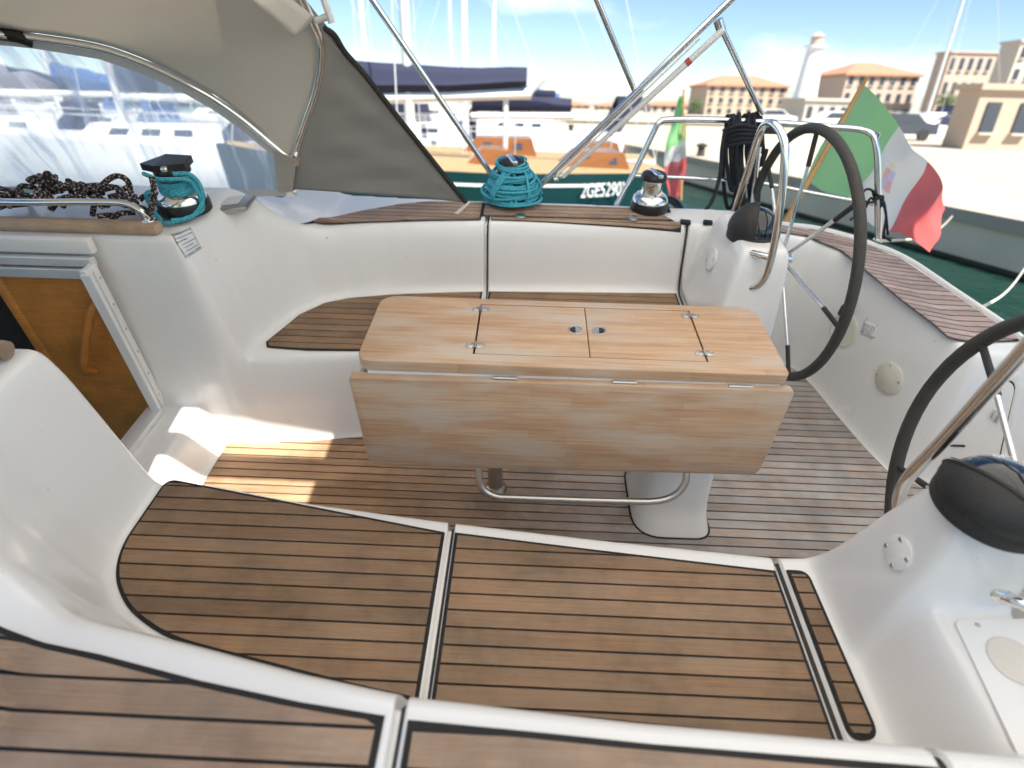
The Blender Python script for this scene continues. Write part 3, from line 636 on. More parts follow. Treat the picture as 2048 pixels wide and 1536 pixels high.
for k in range(7):
    v = .06 + k * .14; w = [(.04, .95), (.04, .9), (.04, .55), (.04, .95), (.2, .7), (.1, .9), (.04, .95)][k]
    c = [lerp4(N4, w[0], v), lerp4(N4, w[1], v), lerp4(N4, w[1], v + .025), lerp4(N4, w[0], v + .025)]; d_ = decal(c, 'mark', .0045, 5, 1); mk.add(d_.v, d_.f)
c = [lerp4(N4, 0, 0), lerp4(N4, .03, 0), lerp4(N4, .03, 1), lerp4(N4, 0, 1)]; d_ = decal(c, 'mark', .0045, 1, 6); mk.add(d_.v, d_.f)
part('print', mk, 'mark', st)

# round access plates with screws, on the moulding
def plate(px, py, r, m, nscr=4, a0=.8, thick=.004):
    p, n_ = ray_surf(px, py); mb = MB(); p = p + n_ * .005; mb.lathe([(r, -.03), (r, thick * .6), (r - .003, thick), (0, thick)], p, n_, 36)
    o = part('access_plate', mb, m, boat)
    q = Vector((0, 0, 1)).rotation_difference(n_).to_matrix()
    for k in range(nscr):
        a = a0 + 2 * math.pi * k / nscr; c = p + q @ Vector((r * .82 * math.cos(a), r * .82 * math.sin(a), thick))
        s_ = MB(); s_.lathe([(.0052, 0), (.004, .0015), (0, .0018)], c, n_, 10); part('screw', s_, 'satin', o)
    return o
plate(1800, 1106, .036, 'gel', 4, .5); plate(1424, 520, .045, 'gel', 4, .5); plate(1780, 757, .062, 'cream', 4, .6, .006)
# pale bilge pump cover with a dark cap, behind the far wheel
p, n_ = ray_surf(1690, 660); mb = MB(); mb.lathe([(0, -.003), (.075, -.003), (.072, .010), (.062, .013), (.058, .009), (0, .009)], p, n_, 32); pc = part('pump_cover', mb, 'cream', boat)
p, n_ = ray_surf(1700, 622); mb = MB(); mb.box(p + n_ * .02, (.04, .05, .04), n_.to_track_quat('Z', 'Y').to_matrix(), .008); part('pump_cap', mb, 'black', pc)
N5 = [(1729, 640), (1759, 652), (1749, 677), (1722, 668)]
st = part('notice', decal(N5, 'paper', .003, 4, 4), 'gel', boat, solid=.001, label='small white instruction plate with four screws')
mk = MB()
for k in range(5):
    d_ = decal([lerp4(N5, .15 + k * .16, .12), lerp4(N5, .18 + k * .16, .12), lerp4(N5, .18 + k * .16, .85), lerp4(N5, .15 + k * .16, .85)], 'mark', .004, 1, 4); mk.add(d_.v, d_.f)
part('print', mk, 'mark', st)
for px, py in ((1735, 637), (1755, 652), (1724, 662), (1744, 677)):
    p, n_ = ray_surf(px, py); mb = MB(); mb.lathe([(.0045, .003), (0, .006)], p, n_, 8); part('screw', mb, 'satin', st)

# locker door in the side of the stern bench
def pxround(P, r): return [tuple(v) for v in rounded(P, r, 5)]
def slab(P, off, thick, m, name, parent, label=None):
    """flat plate laid on the moulding; outline given in photo pixels"""
    pts = []; nn = Vector((0, 0, 0))
    for a in P:
        p, n_ = ray_surf(*a); pts.append(p); nn += n_
    nn.normalize(); c = sum(pts, Vector()) / len(pts)
    pts = [p - nn * (p - c).dot(nn) + nn * off for p in pts]     # flatten
    mb = MB(); mb.prism(pts, nn * thick); return part(name, mb, m, parent, smooth=False, label=label), nn, c
DOOR = [(1846, 756), (2032, 757), (1988, 920), (1806, 903)]
fr, nn, c0 = slab(pxround([(1836, 744), (2046, 746), (2000, 932), (1794, 915)], 24), .004, .004, 'gel', 'locker_frame', boat, 'white frame round the stern locker door')
slab(pxround(DOOR, 20), .0075, .0012, 'seam', 'door_gap', fr)
IN = [(1849, 759), (2029, 760), (1985, 917), (1809, 900)]
dr, nn, c0 = slab(pxround(IN, 19), .009, .004, 'gel', 'locker_door', boat, 'white stern locker door with two hinges and a latch')
def onplane(px, py, off=.013):
    d = Vector(CAMM.T @ np.array([px - W0 / 2, py - H0 / 2, FPX])); o = Vector(CPOS); t = (c0 + nn * off - o).dot(nn) / d.dot(nn); return o + d * t
for (px, py) in ((1858, 786), (1821, 860)):
    mb = MB(); mb.lathe([(.017, 0), (.016, .004), (0, .005)], onplane(px, py), nn, 18); h = part('hinge', mb, 'satin', dr)
    mb = MB(); a = onplane(px + 6, py - 10, .017); b = onplane(px - 6, py + 10, .017); mb.tube([a, b], .003, 8); part('pin', mb, 'steel', h)
mb = MB(); mb.lathe([(.007, 0), (.007, .002), (0, .002)], onplane(1999, 776), nn, 14); part('keyhole', mb, 'black', dr)
for (px, py) in ((1988, 828), (1996, 838)):
    mb = MB(); mb.box(onplane(px, py, .018), (.012, .03, .012), nn.to_track_quat('Z', 'Y').to_matrix(), .003); part('latch', mb, 'steel', dr)
mb = MB(); mb.tube([onplane(1842, 889, .016), onplane(1930, 892, .016)], .004, 8); part('hasp_bar', mb, 'rubber', dr)
for (px, py) in ((1882, 903), (1962, 903), (1900, 749), (2015, 751), (2030, 778)):
    mb = MB(); mb.lathe([(.004, -.003), (0, .0)], onplane(px, py, .0), nn, 8); part('screw', mb, 'satin', fr)
# moulded shelf with cup recess beside the near helm
ZS = .556
onpl = lambda px, py, off: Vector(U(px, py, z=ZS + off))
pl_ = [onpl(a, b, 0) for a, b in pxround([(1908, 1240), (2125, 1236), (2260, 1545), (2054, 1545)], 14)]
cc = onpl(2030, 1322, 0); circ = [cc + Vector((.042 * math.cos(2 * math.pi * k / 36), .042 * math.sin(2 * math.pi * k / 36), 0)) for k in range(36)]
NA = 90; ro = []
for k in range(NA):
    d = Vector((math.cos(2 * math.pi * k / NA), math.sin(2 * math.pi * k / NA))); best = 9
    for q in range(len(pl_)):
        a, b = pl_[q].xy - cc.xy, pl_[(q + 1) % len(pl_)].xy - cc.xy; e = b - a; den = d.x * e.y - d.y * e.x
        if abs(den) > 1e-9:
            t = (a.x * e.y - a.y * e.x) / den; u_ = (a.x * d.y - a.y * d.x) / den
            if t > 0 and -1e-6 <= u_ <= 1 + 1e-6: best = min(best, t)
    ro.append(cc + Vector((d.x, d.y, 0)) * best)
ri = [cc + Vector((.0425 * math.cos(2 * math.pi * k / NA), .0425 * math.sin(2 * math.pi * k / NA), 0)) for k in range(NA)]
mb = MB(); mb.add(ro + ri, [(k, (k + 1) % NA, NA + (k + 1) % NA, NA + k) for k in range(NA)])
n = len(pl_); mb.add(pl_ + [p - Vector((0, 0, .04)) for p in pl_], [(k, (k + 1) % n, n + (k + 1) % n, n + k) for k in range(n)])
sh_ = part('cup_shelf', mb, 'white', boat, smooth=False, label='white shelf panel with an oval cup recess')
mb = MB(); mb.lathe([(.046, .001), (.044, .0022), (.0415, .001), (.040, -.006), (.037, -.022), (.030, -.027), (0, -.027)], cc, (0, 0, 1), 40); part('cup_recess', mb, 'cupshade', sh_)
mb = MB(); mb.lathe([(.005, 0), (0, .002)], onpl(1955, 1250, .0005), (0, 0, 1), 10); part('screw', mb, 'satin', sh_)
# black deck-line organisers on the far coaming
for (px, py, w) in ((1370, 447, .045), (1415, 448, .04)):
    p, n_ = ray_surf(px, py); mb = MB(); mb.box(p + Vector((0, 0, .006)), (w, .032, .016), Matrix.Rotation(-.2, 3, 'Z'), .006); o = part('line_organiser', mb, 'black', boat)
# flush oval catches of the far locker lid
for (px, py) in ((1041, 432), (1266, 437)):
    p = U(px, py, z=.64); mb = MB(); mb.lathe([(0, 0), (.022, 0), (.020, .006), (0, .007)], p, (0, 0, 1), 20); part('lid_catch', mb, 'satin', boat)
# white toe rail round the stern
TR = [(.90, 2.40)] + outw(ST_o, .022)[::-1] + [(1.75, 1.555)]
mb = MB(); mb.tube([(p.x, p.y, float(ztop(p.x, p.y)) + .004) for p in catmull([(a, b, 0) for a, b in TR], 6)], .011, 8); part('toe_rail', mb, 'white', boat)

# ================================================================== COCKPIT TABLE
ZT0 = .74
tab = thing('cockpit_table', 'drop-leaf wooden cockpit table with hinged lids and hanging front leaf', 'table', (.12, 1.26, 0))
TY0, TY1, TX0, TX1 = 1.110, 1.425, -.426, .654
def ring(x0, x1, y0, y1, rs, z): return [(p.x, p.y, z) for p in rounded([(x0, y0), (x1, y0), (x1, y1), (x0, y1)], rs, 7)]
HX0, HX1, HY0, HY1 = -.132, .460, 1.157, 1.392
# top as four pieces round the lid opening so that the gaps are real
def topslab(poly, z0, z1, name, m='block', bev=.005):
    mb = MB(); P = [Vector(p) for p in poly]; c = sum(P, Vector((0, 0))) / len(P)
    lay = [(0, z0), (0, z1 - bev), (bev * .3, z1 - bev * .3), (bev, z1)]; n = len(P); vs = []
    ins = [P] + [[Vector(q) for q in inset([tuple(p) for p in P], d)] for d, _ in lay[1:]]
    ins[1] = P
    for (d, z), ring_ in zip(lay, ins): vs += [(p.x, p.y, z) for p in ring_]
    fs = [tuple(range(n))[::-1], tuple(range(3 * n, 4 * n))]
    for k in range(3): fs += [(k * n + i, k * n + (i + 1) % n, (k + 1) * n + (i + 1) % n, (k + 1) * n + i) for i in range(n)]
    mb.add(vs, fs); return part(name, mb, m, tab, angle=50)
g = .003
tc_ = Vector(((HX0 + HX1) / 2, (HY0 + HY1) / 2)); OUT = [Vector(p) for p in rounded([(TX0, TY0), (TX1, TY0), (TX1, TY1), (TX0, TY1)], [.045, .02, .05, .05], 7)]
INN = [Vector((HX0 - .003, HY0 - g)), Vector((HX1 + .003, HY0 - g)), Vector((HX1 + .003, HY1 + g)), Vector((HX0 - .003, HY1 + g))]
def hit(poly, d):
    best = 9
    for q in range(len(poly)):
        a, b = poly[q] - tc_, poly[(q + 1) % len(poly)] - tc_; e = b - a; den = d.x * e.y - d.y * e.x
        if abs(den) > 1e-9:
            t = (a.x * e.y - a.y * e.x) / den; u_ = (a.x * d.y - a.y * d.x) / den
            if t > 0 and -1e-6 <= u_ <= 1 + 1e-6: best = min(best, t)
    return tc_ + d * best
angs = sorted(set([round(math.atan2((p - tc_).y, (p - tc_).x), 6) for p in OUT + INN] + [2 * math.pi * k / 60 - math.pi for k in range(60)]))
dirs = [Vector((math.cos(a), math.sin(a))) for a in angs]; oo = [hit(OUT, d) for d in dirs]; nn_ = [hit(INN, d) for d in dirs]; n = len(dirs); bv = .004
def sh2(p, d): return p - (p - tc_).normalized() * d
ringsT = [[(p.x, p.y, ZT0 - .03) for p in nn_], [(p.x, p.y, ZT0) for p in nn_], [(*sh2(p, bv), ZT0) for p in oo], [(*sh2(p, bv * .3), ZT0 - bv * .3) for p in oo], [(p.x, p.y, ZT0 - bv) for p in oo], [(p.x, p.y, ZT0 - .03) for p in oo]]
mb = MB(); mb.add([p for r_ in ringsT for p in r_], [(k * n + i, k * n + (i + 1) % n, ((k + 1) % 6) * n + (i + 1) % n, ((k + 1) % 6) * n + i) for k in range(6) for i in range(n)])
part('table_top', mb, 'block', tab, angle=50, label='wooden top framing the two lids')
XM = (HX0 + HX1) / 2
lid1 = topslab([(HX0 + .002, HY0), (XM - .0012, HY0), (XM - .0012, HY1), (HX0 + .002, HY1)], ZT0 - .020, ZT0, 'lid', bev=.0012)
lid2 = topslab([(XM + .0012, HY0), (HX1 - .002, HY0), (HX1 - .002, HY1), (XM + .0012, HY1)], ZT0 - .020, ZT0, 'lid', bev=.0012)
mb = MB(); mb.box((XM, (HY0 + HY1) / 2, ZT0 - .032), (HX1 - HX0 + .03, HY1 - HY0 + .03, .016)); part('inner_tray', mb, 'caulk', tab, smooth=False)
for lid, sx in ((lid1, -1), (lid2, 1)):
    c = (XM + sx * .032, 1.277, ZT0)
    mb = MB(); mb.lathe([(.020, 0), (.0195, .0018), (.0175, .0022), (.0170, .0014), (0, .0012)], c, (0, 0, 1), 26); pl = part('pull_ring', mb, 'satin', lid)
    mb = MB(); pts = [(c[0] + .015 * math.cos(a) * 1.0, c[1] + .012 * math.sin(a), ZT0 + .0026) for a in [math.pi / 2 + sx * -1 * (math.pi * k / 8) for k in range(9)]]
    mb.prism(pts, (0, 0, .0006)); part('finger_hole', mb, 'black', lid, smooth=False)
    hx = HX0 if sx < 0 else HX1
    for hy in (HY0 + .032, HY1 - .026):
        mb = MB()
        for k in (-1, 1): mb.lathe([(.012, 0), (.0115, .0018), (.007, .0026), (0, .0026)], (hx + k * .013, hy, ZT0), (0, 0, 1), 20)
        mb.tube([(hx, hy - .013, ZT0 + .003), (hx, hy + .013, ZT0 + .003)], .0035, 10)
        for k in (-1, 1):
            for q in (-.006, .006): mb.lathe([(.003, .0028), (0, .0042)], (hx + k * .016, hy + q, ZT0), (0, 0, 1), 8)
        part('lid_hinge', mb, 'satin', lid)
# white moulded body
mb = MB(); prof = [tuple(p) for p in rounded([(TX0 + .02, 1.135), (TX1 - .10, 1.135), (TX1 - .10, 1.40), (TX0 + .02, 1.40)], [.06, .03, .03, .06])]
n = len(prof); zz = [.335, .345, .70, .714]; ii = [.02, .0, 0, 0]; vs = []
for z, d in zip(zz, ii): vs += [(p[0], p[1], z) for p in (inset(prof, d) if d else prof)]
fs = [tuple(range(n))[::-1], tuple(range(3 * n, 4 * n))] + [(k * n + i, k * n + (i + 1) % n, (k + 1) * n + (i + 1) % n, (k + 1) * n + i) for k in range(3) for i in range(n)]
mb.add(vs, fs); part('body', mb, 'gelgrey', tab, label='white moulded box under the table top')
mb = MB(); mb.box((TX0 + .008, 1.20, .665), (.022, .14, .10), bev=.010); part('end_moulding', mb, 'cream', tab)
mb = MB(); mb.box((.12, 1.119, .702), (1.04, .012, .016)); part('hinge_rail', mb, 'white', tab, smooth=False)
# hanging leaf
leaf = [(p.x, p.y) for p in rounded([(-.448, .698), (.674, .703), (.672, .388), (-.442, .364)], [.02, .02, .034, .038], 8)]
mb = MB(); bv = .004; L0 = [(x, 1.118, z) for x, z in leaf]; L1 = [(x, 1.100, z) for x, z in leaf]; L2 = [(x, 1.096, z) for x, z in inset(leaf, bv)]
n = len(leaf); mb.add(L0 + L1 + L2, [tuple(range(n)), tuple(range(2 * n, 3 * n))[::-1]] + [(k * n + i, k * n + (i + 1) % n, (k + 1) * n + (i + 1) % n, (k + 1) * n + i) for k in range(2) for i in range(n)])
lf = part('drop_leaf', mb, 'block', tab, angle=50, label='front leaf hanging down, pale worn wood')
leaf2 = [(x, 1.452 - .018 + (1.118 - 1.118), z) for x, z in leaf]
mb = MB(); mb.prism([(x, 1.430, z) for x, z in leaf], (0, .02, 0)); part('drop_leaf', mb, 'block', tab, smooth=False)
for hx in (U(1010, 752, y=1.1)[0], U(1252, 757, y=1.1)[0], U(1487, 763, y=1.1)[0]):
    mb = MB(); mb.tube([(hx - .030, 1.105, .703), (hx + .030, 1.105, .703)], .0045, 10); mb.box((hx, 1.1105, .695), (.058, .004, .014)); part('leaf_hinge', mb, 'satin', lf)
# moulded foot, chrome leg and foot bar
mb = MB(); fp = [tuple(p) for p in rounded([(.385, 1.148), (.645, 1.150), (.622, 1.45), (.385, 1.45)], [.10, .06, .05, .05], 8)]
n = len(fp); cxf = (.505, 1.31); vs = []
for z, s_ in ((.004, 1.0), (.012, .995), (.05, .93), (.12, .86), (.22, .82), (.34, .80)): vs += [(cxf[0] + (p[0] - cxf[0]) * s_, cxf[1] + (p[1] - cxf[1]) * (s_ * .92 + .08 if z < .02 else s_ * .8), z) for p in fp]
mb.add(vs, [tuple(range(n))[::-1]] + [(k * n + i, k * n + (i + 1) % n, (k + 1) * n + (i + 1) % n, (k + 1) * n + i) for k in range(5) for i in range(n)])
ft = part('pedestal_foot', mb, 'gel', tab, angle=70)
mb = MB(); n2 = inset(fp, -.006); mb.prism([(p[0], p[1], .0055) for p in n2], (0, 0, .003)); part('foot_seal', mb, 'caulk', ft, smooth=False)
mb = MB(); mb.lathe([(.042, .006), (.042, .012), (.036, .022), (.028, .030), (.026, .034), (.026, .36)], (-.092, 1.33, 0), (0, 0, 1), 28); part('chrome_leg', mb, 'satin', tab)
bp = [(-.125, 1.12, .36), (-.125, 1.11, .335)] + arc((-.122, 1.085, .272), (-.125, 1.105, .325), (-.06, 1.08, .268), 6) + [(.2, 1.08, .270), (.36, 1.08, .274)] + arc((.47, 1.085, .278), (.38, 1.08, .275), (.478, 1.105, .345), 6) + [(.478, 1.12, .37)]
mb = MB(); mb.tube(bp, .0105, 12); part('foot_bar', mb, 'satin', tab)

# ================================================================== HELMS
def wheel(name, label, c, nrm, Rw, spin, hubx):
    c = Vector(c); nrm = Vector(nrm).normalized(); w = thing(name, label, 'steering wheel', tuple(c), 'twin steering wheels')
    e1 = (Vector((0, 0, 1)) - nrm * nrm.z).normalized(); e2 = nrm.cross(e1)
    P = lambda r, a, o=0: c + (e1 * math.cos(a) + e2 * math.sin(a)) * r + nrm * o
    mb = MB(); mb.tube([P(Rw, 2 * math.pi * k / 72) for k in range(72)], .0175, 12, closed=True); part('rim', mb, 'wheelskin', w, label='stitched dark leather rim')
    for k in range(7):
        a = spin + 2 * math.pi * k / 7
        mb = MB(); mb.tube([P(.035, a, -.03), P(Rw * .72, a, -.006), P(Rw * .74, a, -.005)], .0068, 10); sp = part('spoke', mb, 'steel', w)
        mb = MB(); mb.tube([P(Rw * .73, a, -.005), P(Rw - .006, a, 0)], .0085, 10); part('spoke_sleeve', mb, 'rubber', sp)
    mb = MB(); mb.lathe([(.0, -.055), (.042, -.055), (.042, -.035), (.030, -.02), (.022, -.012), (.018, .004), (0, .006)], c, nrm, 24); hb = part('hub', mb, 'steel', w)
    if hubx: return w
    mb = MB(); mb.lathe([(.028, -.11), (.028, -.055)], c, nrm, 20); part('axle', mb, 'black', hb)
    mb = MB(); mb.box(c - nrm * .055 + Vector((0, 0, -.085)), (.05, .05, .10), bev=.008); part('brake_box', mb, 'black', w)
    return w
wheel('steering_wheel', 'dark leather rimmed steering wheel standing whole beside the far plinth', (1.009, 2.04, .594), (1, .04, .044), .46, math.radians(-10), 0)
wheel('steering_wheel', 'dark leather rimmed steering wheel cut off by the right edge, nearest', (1.075, .675, .615), (1, .013, .009), .51, math.radians(-63), 1)

def compass(name, label, c, r, near):
    t = thing(name, label, 'compass', c, 'binnacle compasses'); c = Vector(c); cz0 = c.z - .02
    mb = MB(); mb.lathe([(r * 1.04, -.02), (r * 1.04, .006), (r * .99, .012), (r * .93, .012)], c, (0, 0, 1), 40); part('base_ring', mb, 'cover' if near else 'black', t)
    pr = [(r * .94 * math.cos(a), .008 + r * (.76 if near else .95) * math.sin(a)) for a in [math.pi / 2 * k / 10 for k in range(11)]]
    mb = MB(); mb.lathe(pr, c, (0, 0, 1), 40); dm = part('dome', mb, 'compass', t)
    hdir = Vector((-.70, -.45, -.50) if near else (-.92, .30, -.10)).normalized(); kz = .80 if near else 1.0; half_a = math.radians(88 if near else 93)
    e1 = hdir.cross(Vector((0, 0, 1))).normalized(); e2 = hdir.cross(e1); G = []
    for i in range(15):
        th = half_a * i / 14; row = []
        for j in range(33):
            ph = 2 * math.pi * j / 32; d = hdir * math.cos(th) + (e1 * math.cos(ph) + e2 * math.sin(ph)) * math.sin(th); d.z = max(d.z, 0.0)
            row.append(c + Vector((d.x * r * 1.04, d.y * r * 1.04, .012 + r * kz * 1.06 * d.z)))
        G.append(row)
    mb = MB(); mb.grid(G); hd = part('hood', mb, 'cover', t, solid=.004, fixn=False)
    if near:
        ed = [p + Vector((0, 0, .002)) for p in G[-1] if p.z > c.z + .02]; k_ = [i for i in range(33) if G[-1][i].z > c.z + .02]
        run = []
        for i in k_: run.append(G[-1][i])
        gapi = [n for n in range(len(k_) - 1) if k_[n + 1] - k_[n] > 1]
        if gapi: run = run[gapi[0] + 1:] + run[:gapi[0] + 1]
        mb = MB(); mb.tube(run, .005, 8); part('hood_rim', mb, 'cover', hd)
        mk = MB()
        for j in range(26):
            a = math.radians(-70 + j * 8)
            if a > math.radians(150): break
            e = math.radians(38); ln = .013 if j % 3 == 0 else .007
            q0 = c + Vector((r * .955 * math.cos(e) * math.cos(a), r * .955 * math.cos(e) * math.sin(a), .010 + r * .77 * math.sin(e)))
            e2_ = e + ln / r; q1 = c + Vector((r * .955 * math.cos(e2_) * math.cos(a), r * .955 * math.cos(e2_) * math.sin(a), .010 + r * .77 * math.sin(e2_)))
            mk.tube([q0, q1], .0007, 5)
        part('graduations', mk, 'white', dm); bpy.data.objects[mk and dm.children[-1].name]['kind'] = 'stuff'
        for txt, ad, e in (('240', 95, 58), ('3', 45, 62), ('30', 5, 58)):
            cu = bpy.data.curves.new('t', 'FONT'); cu.body = txt; cu.size = .020; cu.align_x = 'CENTER'; cu.extrude = .0004
            to = bpy.data.objects.new('t', cu); COL.objects.link(to); a = math.radians(ad); er = math.radians(e)
            q = c + Vector((r * .97 * math.cos(er) * math.cos(a), r * .97 * math.cos(er) * math.sin(a), .012 + r * .775 * math.sin(er)))
            nrm = Vector((math.cos(er) * math.cos(a), math.cos(er) * math.sin(a), 1.4 * math.sin(er))).normalized()
            up = Vector((0, 0, 1)) - nrm * nrm.z; up.normalize(); rt = up.cross(nrm)
            bpy.context.view_layer.update(); me_ = bpy.data.meshes.new_from_object(to); bpy.data.objects.remove(to)
            mb = MB(); mb.add([q + rt * v.co.x + up * v.co.y + nrm * (v.co.z + .001) for v in me_.vertices], [tuple(p.vertices) for p in me_.polygons]); part('numeral', mb, 'white', dm, smooth=False)
    return t
compass('compass', 'black dome compass with half hood on the far helm plinth', (.81, 1.965, .728), .088, False)
compass('compass', 'large black compass with raised hood and white dial marks on the near plinth', (.872, .698, .782), .094, True)

def guard(name, label, paths, feet, r=.0125):
    t = thing(name, label, 'guard rail', tuple(feet[0]), 'helm guard rails')
    for p in paths:
        mb = MB(); mb.tube(catmull(p, 8), r, 12); part('rail', mb, 'steel', t)
    for f in feet[:2] if False else feet:
        mb = MB(); q, n_ = Vector(f[0]) if False else Vector(f), Vector((0, 0, 1))
        mb.lathe([(.018, 0), (.018, .006), (.013, .010)], q, Vector((-.5, -.85, .1)), 16); part('flange', mb, 'steel', t)
    return t
guard('helm_guard', 'polished steel hoop guard on the far helm plinth', [[U(1497, 576, y=1.80), U(1517, 570, y=1.775), U(1534, 545, y=1.765), U(1548, 490, y=1.765), U(1562, 400, y=1.775), U(1570, 310, y=1.80), U(1564, 270, y=1.84), U(1545, 247, y=1.90), U(1526, 254, y=1.96), U(1512, 290, y=2.0), U(1495, 345, y=2.03), U(1470, 420, y=2.05)], [U(1500, 506, y=1.83), U(1525, 512, y=1.79), U(1543, 516, y=1.768)]],
      [U(1496, 577, y=1.805), U(1499, 506, y=1.835)])
guard('helm_guard', 'thick polished steel guard rail crossing the near steering wheel', [[U(2150, 585, y=.66), U(2048, 702, y=.72), U(1960, 800, y=.765), U(1880, 888, y=.80), U(1825, 945, y=.815), U(1803, 980, y=.81), U(1797, 1010, y=.80), U(1800, 1035, y=.78)],
      [U(2010, 1195, y=.60), U(2035, 1203, y=.585), U(2075, 1215, y=.57), U(2120, 1190, y=.58), U(2180, 1100, y=.60)]], [U(2004, 1192, y=.605)])
mb = MB(); mb.box(U(1868, 935, y=.80), (.03, .028, .07), Matrix.Rotation(.5, 3, 'Y'), .004)

# ================================================================== WINCHES
def winch(name, label, c, r, h, topm='steel', wing=False):
    t = thing(name, label, 'winch', c, 'chrome winches'); c = Vector(c)
    mb = MB(); mb.lathe([(r * 1.02, 0), (r * 1.02, h * .18), (r * .98, h * .24)], c, (0, 0, 1), 32); part('base', mb, 'black', t)
    mb = MB(); mb.lathe([(r * .96, h * .22), (r * .94, h * .30), (r * .80, h * .38), (r * .60, h * .43), (r * .55, h * .52), (r * .545, h * .66), (r * .60, h * .76), (r * .66, h * .79)], c, (0, 0, 1), 32); part('drum', mb, 'steel', t)
    mb = MB(); mb.lathe([(r * .60, h * .77), (r * .70, h * .80), (r * .70, h * .86), (r * .62, h * .93), (r * .40, h * .97), (r * .2, h), (0, h)], c, (0, 0, 1), 32); tp = part('self_tailer', mb, 'black', t)
    mb = MB(); mb.box(c + Vector((0, -.02, h * .97)), (r * .28, r * 1.25, h * .10), Matrix.Rotation(.35, 3, 'Z'), .006); part('stripper_arm', mb, topm, tp)
    if wing:
        mb = MB(); mb.prism([(c.x - r * 1.05, c.y - .02, c.z + h * .86), (c.x - r * .2, c.y - r * .75, c.z + h * .90), (c.x + r * .8, c.y - r * .35, c.z + h * .90), (c.x + r * .7, c.y + r * .5, c.z + h * .92), (c.x - r * .4, c.y + r * .6, c.z + h * .92)], (0, 0, h * .13)); part('jaw', mb, 'black', tp, smooth=False)
    return t
wl = U(358, 432, z=.845); WLc = (wl[0], wl[1] + .05, .845)
winch('winch', 'chrome winch wrapped with blue rope on the cabin top', WLc, .078, .155, wing=True)
wm = U(1023, 402, z=.636); WMc = (wm[0], wm[1], .636); winch('winch', 'chrome winch almost buried in coiled blue rope', WMc, .082, .19)
wr = U(1297, 418, z=.636); WRc = (wr[0], wr[1] - .0, .636); winch('winch', 'bare chrome winch with black base on the far coaming', WRc, .078, .165)

def rope(name, paths, r, m, label, cat, base, group=None, n=8, thing_kind=None):
    mb = MB()
    for p in paths: mb.tube(p, r, n)
    return single(name, mb, m, label, cat, base, group)
def coil(c, r0, r1, z0, z1, turns, jit, seed, n=26, sq=1.0):
    rn = random.Random(seed); P = []; N = int(turns * n); ph = [rn.uniform(0, 6.28) for _ in range(6)]
    for k in range(N):
        t = k / (N - 1); a = 2 * math.pi * k / n; rad = r0 + (r1 - r0) * t + jit * (math.sin(a * .37 + ph[0]) + .7 * math.sin(a * 1.31 + ph[1]) + .5 * math.sin(a * .11 + ph[2]))
        z = z0 + (z1 - z0) * t + jit * .9 * (math.sin(a * .53 + ph[3]) + .6 * math.sin(a * 1.7 + ph[4]))
        P.append(Vector((c[0] + rad * math.cos(a), c[1] + rad * sq * math.sin(a), max(c[2] + z, c[2] + .006))))
    return P
c = WMc
paths = [coil(c, .060, .115, .175, .03, 9, .004, 1), coil(c, .112, .098, .016, .075, 9, .010, 2), coil(c, .120, .085, .05, .105, 7, .010, 3), coil(c, .078, .055, .10, .16, 6, .006, 4)]
rn = random.Random(3)
for k in range(9):       # loose bights hanging over the drum
    a = rn.uniform(0, 6.28); w = rn.uniform(.25, .6)
    paths.append(catmull([Vector((c[0] + .105 * math.cos(a), c[1] + .105 * math.sin(a), c[2] + .02)), Vector((c[0] + .125 * math.cos(a + w * .3), c[1] + .125 * math.sin(a + w * .3), c[2] + .07)), Vector((c[0] + .07 * math.cos(a + w), c[1] + .07 * math.sin(a + w), c[2] + .14)), Vector((c[0] + .062 * math.cos(a + w * 2), c[1] + .062 * math.sin(a + w * 2), c[2] + .12)), Vector((c[0] + .12 * math.cos(a + w * 3), c[1] + .12 * math.sin(a + w * 3), c[2] + .03))], 7))
rope('rope', paths, .0055, 'bluerope', 'tangled blue rope coiled round the middle winch', 'rope', c)
c = WLc
paths = [coil(c, .050, .050, .060, .098, 5, .0012, 5), catmull([Vector(c) + Vector(v) for v in ((-.058, -.055, .135), (0, -.078, .128), (.055, -.05, .120), (.07, -.03, .10), (.078, -.03, .05), (.072, -.035, .015), (.03, -.085, .004), (-.02, -.10, -.002), (-.045, -.085, .012), (-.082, -.05, .04), (-.07, -.06, .075), (-.045, -.05, .08))], 8),
         catmull([Vector(c) + Vector(v) for v in ((.03, -.05, .135), (.07, -.03, .128), (.085, -.02, .09), (.08, -.03, .04), (.05, -.07, .006), (.0, -.095, .004))], 8)]
rope('rope', paths, .0065, 'bluerope', 'blue rope wound round the cabin top winch', 'rope', c)
# speckled black rope heaped behind the hand rail
rn = random.Random(11); paths = []
for k in range(46):
    px = rn.uniform(-40, 285); P = []; xx = U(px, 430, z=.86)[0]; yy = rn.uniform(1.66, 1.80); zt = .855 + rn.uniform(0, .035) + (.028 if (20 < px < 90 or 100 < px < 190) else 0); a = rn.uniform(0, 6.28); L_ = rn.uniform(.06, .15)
    for q in range(5):
        P.append(Vector((xx + L_ * (q / 4 - .5) * math.cos(a * .3) + rn.uniform(-.012, .012), yy + rn.uniform(-.03, .03), max(.85, zt + rn.uniform(-.014, .012)))))
    paths.append(catmull(P, 5))
paths.append(catmull([U(185, 430, y=1.68), U(190, 405, y=1.68), U(205, 370, y=1.68), U(232, 352, y=1.68), U(255, 362, y=1.68), U(263, 392, y=1.68)], 7))
paths.append(catmull([U(84, 392, y=1.72), U(90, 352, y=1.72), U(98, 350, y=1.72), U(96, 385, y=1.72)], 6))
paths.append(catmull([U(304, 355, y=1.60), U(308, 380, y=1.6), U(306, 405, y=1.6), U(300, 425, y=1.62), U(290, 430, y=1.66)], 6))
